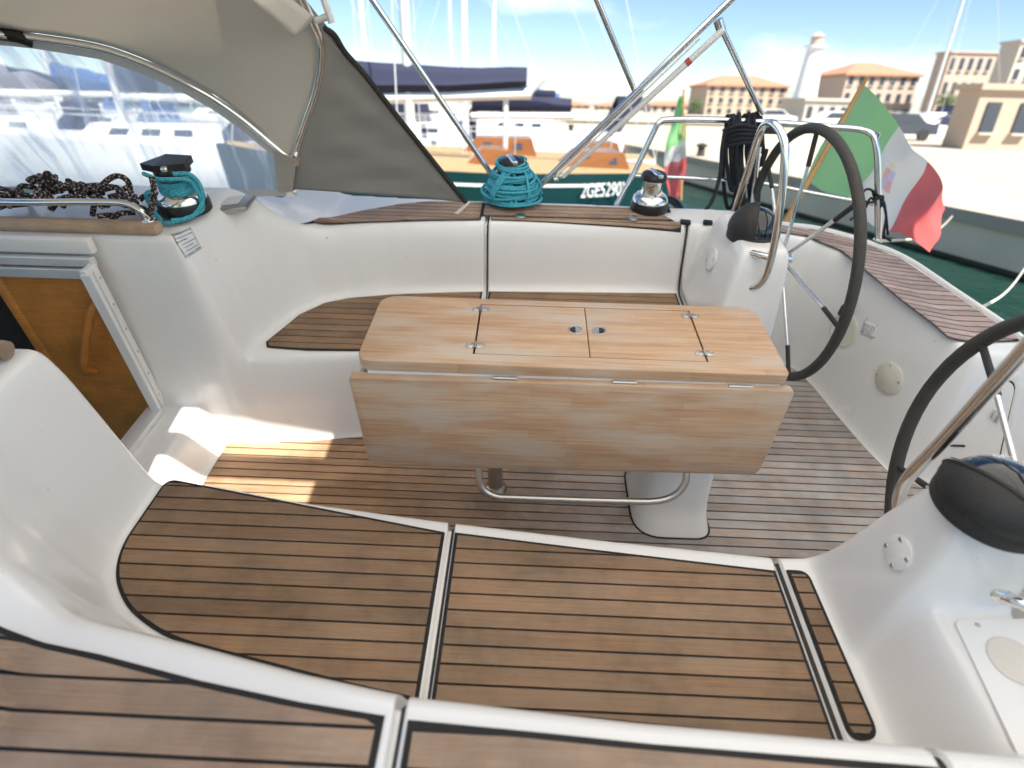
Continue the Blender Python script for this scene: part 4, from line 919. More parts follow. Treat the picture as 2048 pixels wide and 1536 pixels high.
rope('rope', paths, .0085, 'blkrope', 'heap of black rope flecked with white behind the hand rail', 'rope', (-1.4, 1.72, .85))
# hand rail
hr = thing('hand_rail', 'polished steel hand rail along the cabin top edge', 'hand rail', (-1.2, 1.6, .86))
p0 = U(0, 405, z=.915); mb = MB(); P = [(-2.2, 1.612, .915), U(0, 404, z=.915), U(150, 404, z=.915), U(232, 405, z=.914)] + [U(262, 410, z=.91), U(282, 422, z=.895), U(296, 438, z=.868)]
mb.tube(catmull(P, 5), .0105, 12); part('rail', mb, 'steel', hr)
mb = MB(); mb.lathe([(.022, 0), (.02, .005), (.012, .007)], U(298, 442, z=.862), (0, 0, 1), 18); part('foot_plate', mb, 'steel', hr)
# tablet-shaped instrument lid by the winch
mb = MB(); q = U(455, 408, z=.81); mb.box((q[0], q[1], .805), (.17, .12, .022), Matrix.Rotation(.1, 3, 'Z') @ Matrix.Rotation(-.12, 3, 'Y'), .01)
it = thing('hatch_lid', 'grey oval lid with a faded pink label beside the cabin top winch', 'lid', (q[0], q[1], .80)); part('lid', mb, 'satin', it)
mb = MB(); mb.box((q[0] - .01, q[1], .818), (.12, .07, .003), Matrix.Rotation(.1, 3, 'Z') @ Matrix.Rotation(-.12, 3, 'Y')); part('label_sheet', mb, 'paper', it, smooth=False)

# ================================================================== DODGER
dg = thing('dodger', 'beige canvas dodger with clear side window over the companionway', 'dodger', (-1.2, 1.28, .8))
arch_px = [(583, 322, 2.13), (545, 290, 2.12), (490, 243, 2.11), (430, 200, 2.09), (370, 166, 2.07), (300, 132, 2.05), (200, 97, 2.01), (70, 76, 1.94), (0, 69, 1.90)]
arch = [Vector(U(a, b, y=c_)) for a, b, c_ in arch_px]
top = Vector((-2.05, 1.28, 1.50)); arch2 = catmull(arch + [Vector((-1.80, 1.72, 1.40)), top], 6)
archF = arch2 + [Vector((p.x, 2.56 - p.y, p.z)) for p in arch2[::-1][1:]]
hoop_px = [(578, 378, 2.16), (585, 345, 2.15), (592, 300, 2.14), (612, 240, 2.13), (632, 180, 2.12), (642, 120, 2.105), (640, 80, 2.09), (624, 42, 2.06)]
hoop = [Vector(U(a, b, y=c_)) for a, b, c_ in hoop_px]
hoop2 = catmull(hoop + [Vector((-.72, 1.93, 1.52)), Vector((-.72, 1.65, 1.70)), Vector((-.72, 1.28, 1.78))], 6)
hoopF = hoop2 + [Vector((p.x, 2.56 - p.y, p.z)) for p in hoop2[::-1][1:]]
mb = MB(); mb.tube(archF, .0125, 12); part('window_hoop', mb, 'steel', dg)
mb = MB(); mb.tube(hoopF, .0125, 12); part('aft_hoop', mb, 'steel', dg)
for q in (hoop[0],):
    mb = MB(); mb.box(q + Vector((0, 0, -.012)), (.05, .03, .03), bev=.006); part('hoop_foot', mb, 'steel', dg)
mb = MB(); mb.lathe([(.016, -.02), (.017, 0), (.016, .02)], U(592, 318, y=2.135), (hoop[2] - hoop[1]), 14); part('hoop_joint', mb, 'steel', dg)
def resample(P, n):
    P = [Vector(p) for p in P]; d = [0]
    for i in range(1, len(P)): d.append(d[-1] + (P[i] - P[i - 1]).length)
    out = []; 
    for k in range(n):
        t = d[-1] * k / (n - 1); i = max(0, min(len(P) - 2, int(np.searchsorted(d, t)) - 1)); f_ = (t - d[i]) / max(1e-9, d[i + 1] - d[i]); out.append(P[i].lerp(P[i + 1], f_))
    return out
def sheet(A, B, n, m_, sag=0, wr_=0, seed=0, sagdir=(0, 0, -1)):
    A, B = resample(A, n), resample(B, n); G = []; rn = random.Random(seed); ph = [rn.uniform(0, 6) for _ in range(4)]; sd = Vector(sagdir)
    for k in range(m_ + 1):
        t = k / m_; row = []
        for i in range(n):
            s_ = i / (n - 1); w = wr_ * math.sin(3.1416 * t) * (math.sin(s_ * 23 + t * 5 + ph[0]) + .6 * math.sin(s_ * 41 - t * 9 + ph[1]))
            row.append(A[i].lerp(B[i], t) + sd * (sag * math.sin(math.pi * t) + w))
        G.append(row)
    return G
h_from = [p for p in hoopF]; a_from = [p for p in archF]
hs = hoopF[12:len(hoopF) - 12]
mb = MB(); mb.grid(sheet([p + Vector((0, .012, .012)) for p in archF], [p + Vector((0, .012, .012)) for p in hs], 90, 14, .015, .0025, 4)); part('roof', mb, 'canvas', dg, fixn=False, solid=.002)
# hanging flap on the aft edge of the roof
fl = [U(492, -10, y=1.60), U(600, 40, y=1.98), U(583, 72, y=1.93), U(470, -60, y=1.5)]
fl = [hoop2[len(hoop) * 6 - 4], hoop2[len(hoop) * 6 + 2], hoop2[-1]]
fa = [Vector(U(480, -40, y=1.80)), Vector(U(560, -20, y=1.90)), Vector(U(628, 34, y=2.045))]; fb_ = [Vector(U(470, -30, y=1.74)), Vector(U(525, 18, y=1.82)), Vector(U(588, 74, y=1.94))]
mb = MB(); mb.grid(sheet(fa, fb_, 12, 4, .006, .002, 3)); part('roof_flap', mb, 'canvas', dg, fixn=False, solid=.002)
# clear window, its hem, and the canvas border
wb = [Vector(U(px, py, y=2.115)) for px, py in ((572, 392), (480, 391), (380, 388), (200, 384), (0, 381), (-200, 378))]
wt = [p + Vector((0, .004, -.010)) for p in arch] + [Vector(U(-200, 66, y=1.82))]
G = sheet(wt, wb, 40, 10, .0, .006, 2, (0, -1, .0)); mb = MB(); mb.grid(G)
part('side_window', mb, 'vinyl', dg, fixn=False, label='clear flexible plastic side window, creased and streaked')
for nm, a, b, w in (('window_border', 0, 1, 1),):
    A = resample(wt, 40); B = resample(wb, 40); mb = MB(); wid = [.13] * 40
    mb.grid([[A[i].lerp(B[i], 0) + Vector((0, -.004, 0)) for i in range(40)], [A[i] + (B[i] - A[i]).normalized() * min(.028, (B[i] - A[i]).length * .5) + Vector((0, -.005, 0)) for i in range(40)]]); part('window_border', mb, 'hem', dg, fixn=False)
    mb = MB(); mb.grid([[B[i] + Vector((0, -.004, 0)) for i in range(40)], [B[i] + (A[i] - B[i]).normalized() * min(.03, (B[i] - A[i]).length * .4) + Vector((0, -.005, 0)) for i in range(40)]]); part('window_border', mb, 'hem', dg, fixn=False)
mb = MB(); e = [Vector(U(*p)) if False else Vector(U(p[0], p[1], y=2.110)) for p in ((548, 300), (555, 383), (585, 383), (590, 318))]; mb.prism(e, (0, .003, 0)); part('window_border', mb, 'hem', dg, smooth=False)
# grey triangular side wing with black piping
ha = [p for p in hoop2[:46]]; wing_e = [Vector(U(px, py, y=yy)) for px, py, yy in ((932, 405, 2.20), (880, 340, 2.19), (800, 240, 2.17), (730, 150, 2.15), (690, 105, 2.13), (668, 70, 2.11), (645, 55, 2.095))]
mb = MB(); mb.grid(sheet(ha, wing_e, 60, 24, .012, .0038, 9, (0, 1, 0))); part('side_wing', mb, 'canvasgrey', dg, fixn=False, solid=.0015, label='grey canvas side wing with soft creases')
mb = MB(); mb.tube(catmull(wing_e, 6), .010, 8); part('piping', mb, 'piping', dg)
mb = MB(); a = U(30, 62, y=1.95); mb.tube(catmull([U(-20, 66, y=1.90), U(30, 72, y=1.92), U(66, 84, y=1.94)], 5), .018, 8); part('rolled_strap', mb, 'piping', dg)
# bracket on the hoop top right
mb = MB(); mb.tube([U(632, 42, y=2.05), U(662, 30, y=2.05)], .010, 8); mb.tube([U(645, -10, y=2.05), U(664, 46, y=2.05)], .012, 8); part('roof_bracket', mb, 'alu', dg)
# short pale tape on the teak
mb = MB(); mb.prism([(p[0], p[1], .641) for p in (U(908, 428, z=.64), U(935, 405, z=.64), U(942, 406, z=.64), U(916, 430, z=.64))], (0, 0, .002)); single('tape_strip', mb, 'whiterope', 'short pale strap lying on the far teak coaming', 'strap', U(920, 420, z=.64), smooth=False)

# ================================================================== BIMINI
bi = thing('bimini', 'bimini frame of polished steel tubes carrying a canopy overhead', 'bimini', (.1, 2.45, .7))
def ext(a, b, z):           # extend a tube upwards to height z
    a, b = Vector(a), Vector(b); return a + (b - a) * ((z - a.z) / (b.z - a.z))
ZC = 2.02
def bt(p, q, y0, y1): return Vector(U(*p, y=y0)), Vector(U(*q, y=y1))
a, b = bt((992, 362), (745, 0), 2.45, 2.40); mb = MB(); mb.tube([ext(a, b, .45), ext(a, b, ZC - .04)], .0115, 12); part('strut', mb, 'steel', bi); F1 = ext(a, b, ZC)
a, b = bt((1100, 352), (1461, 0), 2.45, 2.40); mb = MB(); mb.tube([ext(a, b, .45), ext(a, b, ZC - .04)], .0125, 12); part('main_leg', mb, 'steel', bi); F2 = ext(a, b, ZC); LA, LB = a, b
a2, b2 = bt((1126, 354), (1446, 60), 2.45, 2.405); mb = MB(); mb.tube([a2, a2.lerp(b2, .5), b2], [.008, .012, .012], 12); part('white_leg', mb, 'white', bi, label='white sleeved tube beside the main leg')
a3, b3 = bt((1113, 352), (1400, 76), 2.43, 2.39); mb = MB(); mb.tube([a3, b3], .0045, 8); part('stay_line', mb, 'white', bi)
mb = MB(); mb.tube([a2.lerp(b2, .80), a2.lerp(b2, .825)], .0135, 12); part('red_band', mb, 'red', bi)
a, b = bt((1272, 188), (1193, -2), 2.44, 2.40); mb = MB(); mb.tube([a, ext(a, b, ZC - .04)], .0105, 12); part('strut', mb, 'steel', bi)
mb = MB(); mb.box(U(1276, 186, y=2.43), (.045, .02, .03), Matrix.Rotation(-.7, 3, 'Y'), .005); part('slide_fitting', mb, 'satin', bi)
a, b = bt((1524, 228), (1440, 50), 2.55, 2.42); mb = MB(); mb.tube([a, b], .0105, 12); part('strut', mb, 'steel', bi)
mb = MB(); mb.tube([U(1436, 40, y=2.42), U(1443, 62, y=2.42)], .017, 10); part('joint', mb, 'steel', bi)
for px, py in ((1122, 352), (1112, 358)):
    p = U(px, py, y=2.46); mb = MB(); mb.lathe([(0, -.012), (.012, -.008), (.012, .008), (0, .012)], p, (1, 0, .3), 12); part('shackle', mb, 'steel', bi)
# port side legs and the bows under the canopy
for (x0, x1) in ((-.17, F1.x), (.10, F2.x)):
    mb = MB(); mb.tube([(x0, -.10, .70) if False else (x0 * 1.0 + 0, -.28, .5), (x1, -.55, ZC - .04)], .0125, 12)
xb0, xb1 = .0, 2.7
for xb in (.02, 1.3, 2.65):
    mb = MB(); mb.tube(catmull([(xb, 3.0, ZC - .09), (xb, 2.4, ZC - .035), (xb, 1.28, ZC + .06), (xb, .2, ZC - .035), (xb, -.7, ZC - .09)], 8), .0115, 10); part('bow', mb, 'steel', bi)
def czb(x, y): return ZC + .075 - .06 * ((y - 1.15) / 1.5) ** 2
def can(x0, x1, y0, y1, nx=8, ny=12):
    mb = MB(); mb.grid([[(x0 + (x1 - x0) * i / nx, y0 + (y1 - y0) * j / ny, czb(0, y0 + (y1 - y0) * j / ny)) for j in range(ny + 1)] for i in range(nx + 1)]); return mb
part('canopy', can(.0, 2.75, -.75, 2.9), 'bimini', bi, fixn=False, solid=.002)
# unseen canvas added to shade the cockpit; gaps shape the sun patches on the sole
SX0, SX1 = -.72, .0
for (y0, y1) in ((-.75, .53), (.64, .755), (.875, 2.9)):
    part('shade_panel', can(SX0, SX1, y0, y1, 3, 6), 'bimini', bi, fixn=False, solid=.002)

# ================================================================== STERN RAIL, ROPES, FLAG
pp = thing('stern_rail', 'polished steel pulpit rail round the starboard stern', 'rail', (1.0, 2.5, .5))
P = [U(1232, 412, y=2.50), U(1265, 352, y=2.53), U(1305, 268, y=2.56), U(1318, 246, y=2.565), U(1340, 239, y=2.57), U(1450, 240, y=2.56), U(1560, 246, y=2.53), U(1650, 253, y=2.50), U(1715, 258, y=2.47), U(1740, 266, y=2.44), U(1750, 282, y=2.42), U(1755, 330, y=2.40), U(1756, 480, y=2.36)]
mb = MB(); mb.tube(catmull(P, 8), .0125, 12); part('top_rail', mb, 'steel', pp)
P = [U(1268, 352, y=2.53), U(1400, 357, y=2.54), U(1520, 366, y=2.52), U(1620, 385, y=2.49), U(1700, 400, y=2.44), U(1752, 408, y=2.40)]
mb = MB(); mb.tube(catmull(P, 8), .009, 10); part('mid_rail', mb, 'steel', pp)
a, b = U(1524, 244, y=2.545), U(1496, 470, y=2.46); mb = MB(); mb.tube([a, b], .011, 10); part('stanchion', mb, 'steel', pp)
a, b = U(1752, 300, y=2.41), U(1750, 480, y=2.37)
mb = MB(); mb.lathe([(.02, 0), (.018, .006), (.013, .009)], U(1756, 480, y=2.36), (0, 0, 1), 16); part('foot', mb, 'steel', pp)
mb = MB(); mb.lathe([(0, -.012), (.014, -.008), (.014, .008), (0, .012)], U(1752, 270, y=2.43), (0, 0, 1), 12); part('knob', mb, 'steel', pp)
mb = MB(); mb.box(U(1538, 256, y=2.53), (.09, .03, .045), bev=.01); part('outboard_pad', mb, 'rubber', pp)
# dark navy hank of rope over the rail
rn = random.Random(5); paths = []
for k in range(13):
    px = 1452 + k * 5.2 + rn.uniform(-3, 3); yo = 2.53 + rn.uniform(-.03, .05); bl = rn.uniform(330, 440); wd = rn.uniform(8, 26)
    paths.append(catmull([U(px, 252, y=yo), U(px - wd * .3, 300, y=yo - .01), U(px - wd * .3 + 3, bl - 40, y=yo), U(px + 4, bl, y=yo), U(px + wd * .5 + 6, bl - 30, y=yo), U(px + wd * .5, 300, y=yo + .01), U(px + wd * .3, 250, y=yo), U(px + wd * .2, 232 + rn.uniform(-6, 4), y=2.56), U(px, 236, y=2.57), U(px, 252, y=yo)], 6))
for k in range(5): paths.append(catmull([U(1446, 262 + k * 8, y=2.50), U(1480, 250 + k * 9, y=2.475), U(1525, 262 + k * 6, y=2.50), U(1500, 275 + k * 6, y=2.55)], 6))
paths.append(catmull([U(1450, 260, y=2.49), U(1444, 300, y=2.48), U(1440, 350, y=2.47), U(1425, 400, y=2.44), U(1405, 428, y=2.40)], 7))
rope('rope', paths, .0085, 'navyrope', 'thick hank of dark navy rope hanging over the stern rail', 'rope', U(1490, 300, y=2.53))
paths = [catmull([U(1338, 425, y=2.36), U(1330, 405, y=2.4), U(1345, 405, y=2.42), U(1362, 428, y=2.42)], 6), catmull([U(1326, 425, y=2.38), U(1330, 398, y=2.42), U(1352, 402, y=2.44), U(1372, 430, y=2.42)], 6)]
rope('rope', paths, .009, 'navyrope', 'dark line looped behind the bare winch', 'rope', U(1345, 420, y=2.40))
paths = [catmull([U(1715, 400, y=2.36), U(1735, 378, y=2.38), U(1760, 396, y=2.37), U(1772, 430, y=2.35), U(1768, 470, y=2.34), U(1782, 482, y=2.33)], 6), catmull([U(1705, 390, y=2.37), U(1740, 405, y=2.36), U(1765, 392, y=2.37), U(1760, 415, y=2.37), U(1742, 396, y=2.38), U(1728, 420, y=2.36), U(1700, 440, y=2.35)], 6), catmull([U(1745, 382, y=2.39), U(1752, 400, y=2.38), U(1768, 405, y=2.37), U(1776, 470, y=2.34)], 6)]
rope('rope', paths, .005, 'navyrope', 'dark cord knotted round the stern rail post', 'rope', U(1755, 410, y=2.37))
# ensign on a slanting wooden staff
fg = thing('flag', 'large faded green, white and red flag drooping from a wooden staff astern', 'flag', U(1555, 470, y=2.45), 'italian flags')
mb = MB(); s0, s1 = Vector(U(1556, 470, y=2.46)), Vector(U(1732, 158, y=3.05)); mb.tube([s0, s1], [.014, .010], 10); part('staff', mb, 'pole', fg)
topE = catmull([U(1725, 168, y=3.04), U(1760, 205, y=3.08), U(1795, 250, y=3.05), U(1825, 290, y=3.0), U(1850, 320, y=3.04), U(1880, 375, y=3.08), U(1906, 428, y=3.05)], 8)
botE = catmull([U(1612, 352, y=2.78), U(1650, 385, y=2.86), U(1700, 408, y=2.9), U(1735, 440, y=2.86), U(1772, 455, y=2.9), U(1815, 478, y=2.96), U(1850, 502, y=2.92)], 8)
nF = len(topE); G = []
for k in range(25):
    t = k / 24; G.append([topE[i].lerp(botE[i], t) + Vector((0, .05 * math.sin(i * .30 + t * 2.6) * (.2 + i / nF) + .02 * math.sin(i * .17 - t * 7), .012 * math.sin(t * 5 + i * .2))) for i in range(nF)])
for nm, i0, i1, m in (('green_band', 0, 17, 'flagg'), ('white_band', 16, 33, 'flagw'), ('red_band', 32, nF, 'flagr')):
    mb = MB(); mb.grid([r[i0:i1] for r in G]); bnd = part(nm, mb, m, fg, fixn=False)
    if nm == 'white_band': wbnd = bnd
for (i, k, m, nm) in ((22, 9, 'embred', 'emblem_quarter'), (24, 9, 'embblue', 'emblem_quarter'), (22, 12, 'embblue', 'emblem_quarter'), (24, 12, 'embred', 'emblem_quarter'), (23, 7, 'embgold', 'emblem_crown')):
    di, dk = (2, 3) if nm == 'emblem_quarter' else (2, 1)
    mb = MB(); mb.grid([[Vector(G[k + a][i + b]) + Vector((-.002, -.008, 0)) for b in range(di + 1)] for a in range(dk + 1)]); part(nm, mb, m, wbnd, fixn=False)

# ================================================================== HARBOUR (level world frame)
def ground_sheet(name, pts, z, m):
    mb = MB(); mb.add([(p[0], p[1], z) for p in pts], [tuple(range(len(pts)))])
    o = single(name, mb, m, None, None, (0, 0, 0), level=True, smooth=False, kind='structure', fixn=False); return o
ground_sheet('water', [(-2500, -60), (2500, -60), (2500, 3000), (-2500, 3000)], WATER, 'water')
# quay on the right: edge line through two photo points
e0 = V(2048, 442, z=0); e1 = V(1395, 316, z=0); ed = Vector((e1 - e0)).normalized(); en = Vector((-ed.y, ed.x, 0)); en = -en if en.x < 0 else en
A_, B_ = Vector(e0) - ed * 14, Vector(e0) + ed * 46; A_.z = B_.z = 0
qy = thing('quay', 'pale concrete quay with a stained wall running along the right', 'quay', (e0[0], e0[1], WATER), level=True)
def prism2(P, z0, z1): mb = MB(); mb.prism([(p[0], p[1], z0) for p in P], (0, 0, z1 - z0)); return mb
far = [A_, B_, B_ + en * 120, A_ + en * 120]
part('deck_slab', prism2(far, -.22, 0), 'concrete', qy, smooth=False)
o_ = .10; wl_ = [A_ + en * o_, B_ + en * o_, B_ + en * 100, A_ + en * 100]; part('wall', prism2(wl_, -2.5, -.2205), 'quaywall', qy, smooth=False)
w2 = [A_ + en * (o_ - .03), B_ + en * (o_ - .03), B_ + en * (o_ + .05), A_ + en * (o_ + .05)]; part('weed_band', prism2(w2, WATER - .4, WATER + .07), 'weed', qy, smooth=False)
for k in range(5):
    c_ = A_ + ed * (10 + k * 8.0) + en * .5; mb = MB(); mb.lathe([(.16, 0), (.13, .08), (.12, .28), (.19, .32), (.19, .38), (.0, .44)], c_, (0, 0, 1), 16)
    single('bollard', mb, 'rubber', ['nearest dark iron bollard on the quay edge', 'second dark iron bollard along the quay edge', 'third dark iron bollard along the quay edge', 'fourth dark iron bollard along the quay edge', 'farthest dark iron bollard on the quay edge'][k], 'bollard', c_, 'quay bollards', level=True)
# land behind
ground_sheet('shore_ground', [(-900, 150), (-60, 150), (4, 62), (B_.x - 1, B_.y - 1), (B_.x + 90, B_.y + 10), (900, 200), (900, 900), (-900, 900)], WATER + 1.05, 'concrete')
G = []
for i in range(60):
    row = []
    for j in range(14):
        x = -700 + i * 26; y = 210 + j * 34; h_ = (2 + 10 * (j / 13) * (1 + .5 * math.sin(i * .55) + .3 * math.sin(i * 1.3 + j))) * (0.35 + .65 * min(1, max(0, (x + 200) / 500)))
        row.append((x, y, h_ * (j > 0)))
    G.append(row)
mb = MB(); mb.grid(G); single('hills', mb, 'hill', None, None, (0, 0, 0), level=True, kind='structure', fixn=False)

def tree(label, px, py_base, py_top, Y, seed):
    b = Vector(V(px, py_base, y=Y)); tp = Vector(V(px, py_top, y=Y)); H = tp.z - b.z; rn = random.Random(seed)
    t = thing('tree', label, 'tree', b, 'trees along the shore', level=True)
    mb = MB(); mb.tube([b - Vector((0, 0, 2)), b + Vector((.1, 0, H * .35)), b + Vector((.0, .1, H * .7))], [H * .05, H * .035, H * .015], 8)
    for k in range(5):
        a = rn.uniform(0, 6.28); q = b + Vector((0, 0, H * .4)); mb.tube([q, q + Vector((math.cos(a) * H * .25, math.sin(a) * H * .25, H * .3))], [H * .02, H * .008], 6)
    part('trunk', mb, 'trimwood', t)
    mb = MB()
    for k in range(900):
        a, u, r = rn.uniform(0, 6.28), rn.uniform(-1, 1), rn.random() ** .4; cl = 1 + .25 * math.sin(a * 3 + seed) + .15 * math.sin(u * 7)
        p = b + Vector((0, 0, H * .62)) + Vector((math.cos(a) * math.sqrt(1 - u * u), math.sin(a) * math.sqrt(1 - u * u), u * .9)) * r * H * .40 * cl
        s_ = H * rn.uniform(.02, .045); d1 = Vector((rn.gauss(0, 1), rn.gauss(0, 1), rn.gauss(0, 1))).normalized() * s_; d2 = d1.orthogonal().normalized() * s_
        mb.add([p - d1, p + d2, p + d1, p - d2], [(0, 1, 2, 3)])
    part('crown', mb, 'foliage', t, smooth=False, fixn=False)

def building(name, label, px0, px1, py0, py1, Y, wall, roof=None, rows=2, cols=5, depth=9, group='houses above the quay', cat='building', yaw=0, roofh=.22):
    a, b = Vector(V(px0, py1, y=Y)), Vector(V(px1, py0, y=Y)); w = b.x - a.x; z0 = min(a.z, .0); z1 = b.z
    t = thing(name, label, cat, ((a.x + b.x) / 2, Y, z0), group, level=True)
    hz_ = z1 - z0; ze = z1 - (hz_ * roofh if roof else 0)
    mb = MB(); mb.box(((a.x + b.x) / 2, Y + depth / 2, (z0 + ze) / 2 - .5), (w, depth, ze - z0 + 1)); part('wall', mb, wall, t, smooth=False)
    if roof:
        x0, x1, y0, y1 = a.x - .4, b.x + .4, Y - .4, Y + depth + .4; xm0, xm1, ym = x0 + depth * .35, x1 - depth * .35, (y0 + y1) / 2
        if xm1 < xm0: xm0 = xm1 = (x0 + x1) / 2
        mb = MB(); mb.add([(x0, y0, ze), (x1, y0, ze), (x1, y1, ze), (x0, y1, ze), (xm0, ym, z1), (xm1, ym, z1), (x0, y0, ze - .25), (x1, y0, ze - .25), (x1, y1, ze - .25), (x0, y1, ze - .25)],
            [(0, 1, 5, 4), (1, 2, 5), (2, 3, 4, 5), (3, 0, 4), (6, 7, 1, 0), (7, 8, 2, 1), (8, 9, 3, 2), (9, 6, 0, 3)]); part('roof', mb, roof, t, smooth=False)
    else:
        mb = MB(); mb.box(((a.x + b.x) / 2, Y + depth / 2, ze + .12), (w + .4, depth + .4, .25)); part('parapet', mb, wall, t, smooth=False)
    sh = (ze - max(z0, -.1)) / rows
    for r in range(rows):
        for c_ in range(cols):
            x = a.x + w * (c_ + .5) / cols; z = max(z0, -.1) + sh * (r + .55); ww, wh = min(w / cols * .42, 1.6), sh * .5
            mb = MB(); mb.box((x, Y - .02, z), (ww, .12, wh)); wn = part('window', mb, 'glass', t, smooth=False)
            mb = MB(); mb.box((x, Y - .12, z - wh / 2 - .06), (ww * 1.25, .25, .1)); part('sill', mb, 'stucco2', wn, smooth=False)
    return t
building('house', 'wide ochre house with terracotta roof above the dark rope hank', 1405, 1582, 150, 245, 110, 'stucco3', 'rooftile', 3, 8, 12)
building('house', 'long pale house with terracotta roof behind the big flag', 1672, 1850, 122, 240, 95, 'stucco', 'rooftile', 3, 7, 12)
building('house', 'lower cream block left of the long pale house', 1655, 1715, 150, 240, 100, 'stucco2', None, 3, 3, 10)
building('house', 'flat roofed grey-beige block near the right edge', 1868, 2012, 108, 215, 88, 'stucco', None, 3, 6, 3)
building('house', 'tall white block cut off by the right edge', 1992, 2140, 86, 225, 74, 'stucco2', None, 4, 4, 3)
building('kiosk', 'low stone quay kiosk with one window at the right edge', 1930, 2100, 182, 282, 30, 'stucco3', None, 1, 2, 1.6, None, 'kiosk')
building('shed', 'long low cream quay shed behind the stern rail', 1600, 1725, 204, 258, 60, 'stucco2', None, 1, 5, 6, None, 'shed')
building('house', 'small distant white house left of the ochre house', 1300, 1392, 204, 232, 130, 'stucco2', 'rooftile', 1, 5, 9)
building('house', 'small distant pale house above the bare winch', 1195, 1290, 207, 230, 150, 'stucco', 'rooftile', 1, 6, 9)
building('house', 'distant row of pink houses left of the white leg', 1060, 1180, 204, 228, 160, 'stucco', 'rooftile', 1, 8, 9)
# lighthouse
b = Vector(V(1597, 248, y=70)); tp = Vector(V(1600, 96, y=70)); H = tp.z - b.z; w1 = 70 * .93 * 24 / FPX
lh = thing('lighthouse', 'slim tapering white lighthouse tower between the houses', 'lighthouse', b, level=True)
mb = MB(); mb.lathe([(w1 * 1.15, -1), (w1, 0), (w1 * .62, H), (w1 * .85, H + .05), (w1 * .85, H + .25)], b, (0, 0, 1), 20); part('tower', mb, 'white_hull', lh)
mb = MB(); mb.lathe([(w1 * .45, H + .25), (w1 * .45, H + 1.0), (w1 * .55, H + 1.05), (0, H + 1.5)], b, (0, 0, 1), 16); part('lantern', mb, 'stucco', lh)
mb = MB(); mb.box(Vector(V(1648, 232, y=69)), (1.5, .3, 1.2)); single('sign_board', mb, 'red', 'small red board beside the lighthouse foot', 'sign', V(1648, 240, y=69), level=True, smooth=False)
tree('round green tree beside the flat roofed block', 1882, 236, 182, 70, 1); tree('small dark tree left of the ochre house', 1388, 232, 196, 105, 2); tree('low green tree by the right block', 1985, 225, 165, 95, 3)

# parked cars on the quay, simple bodies
def car(label, px, py, Y, m):
    c_ = Vector(V(px, py, y=Y)); c_.z = .0; t = thing('parked_car', label, 'car', c_, 'cars parked on the quay', level=True)
    prof = [(-2.1, .35), (-2.1, .8), (-1.3, .95), (-.8, 1.42), (.7, 1.45), (1.35, 1.0), (2.1, .88), (2.15, .35)]
    mb = MB(); mb.prism([(c_.x + x, c_.y - .8, z) for x, z in prof], (0, 1.6, 0)); part('body', mb, m, t, smooth=False)
    mb = MB(); mb.prism([(c_.x + x, c_.y - .815, z) for x, z in ((-1.15, .98), (-.75, 1.36), (.65, 1.38), (1.15, 1.02))], (0, .01, 0)); part('window', mb, 'glass', t, smooth=False)
    for dx in (-1.3, 1.35):
        mb = MB(); mb.lathe([(0, -.1), (.32, -.1), (.32, .1), (0, .1)], (c_.x + dx, c_.y - .75, .32), (0, 1, 0), 18); part('wheel', mb, 'rubber', t)
car('dark car parked on the quay behind the big flag', 1790, 250, 38, 'glass'); car('white car parked on the quay behind the steering wheel', 1668, 246, 46, 'white_hull'); car('pale car parked farthest along the quay', 1540, 240, 58, 'alu')

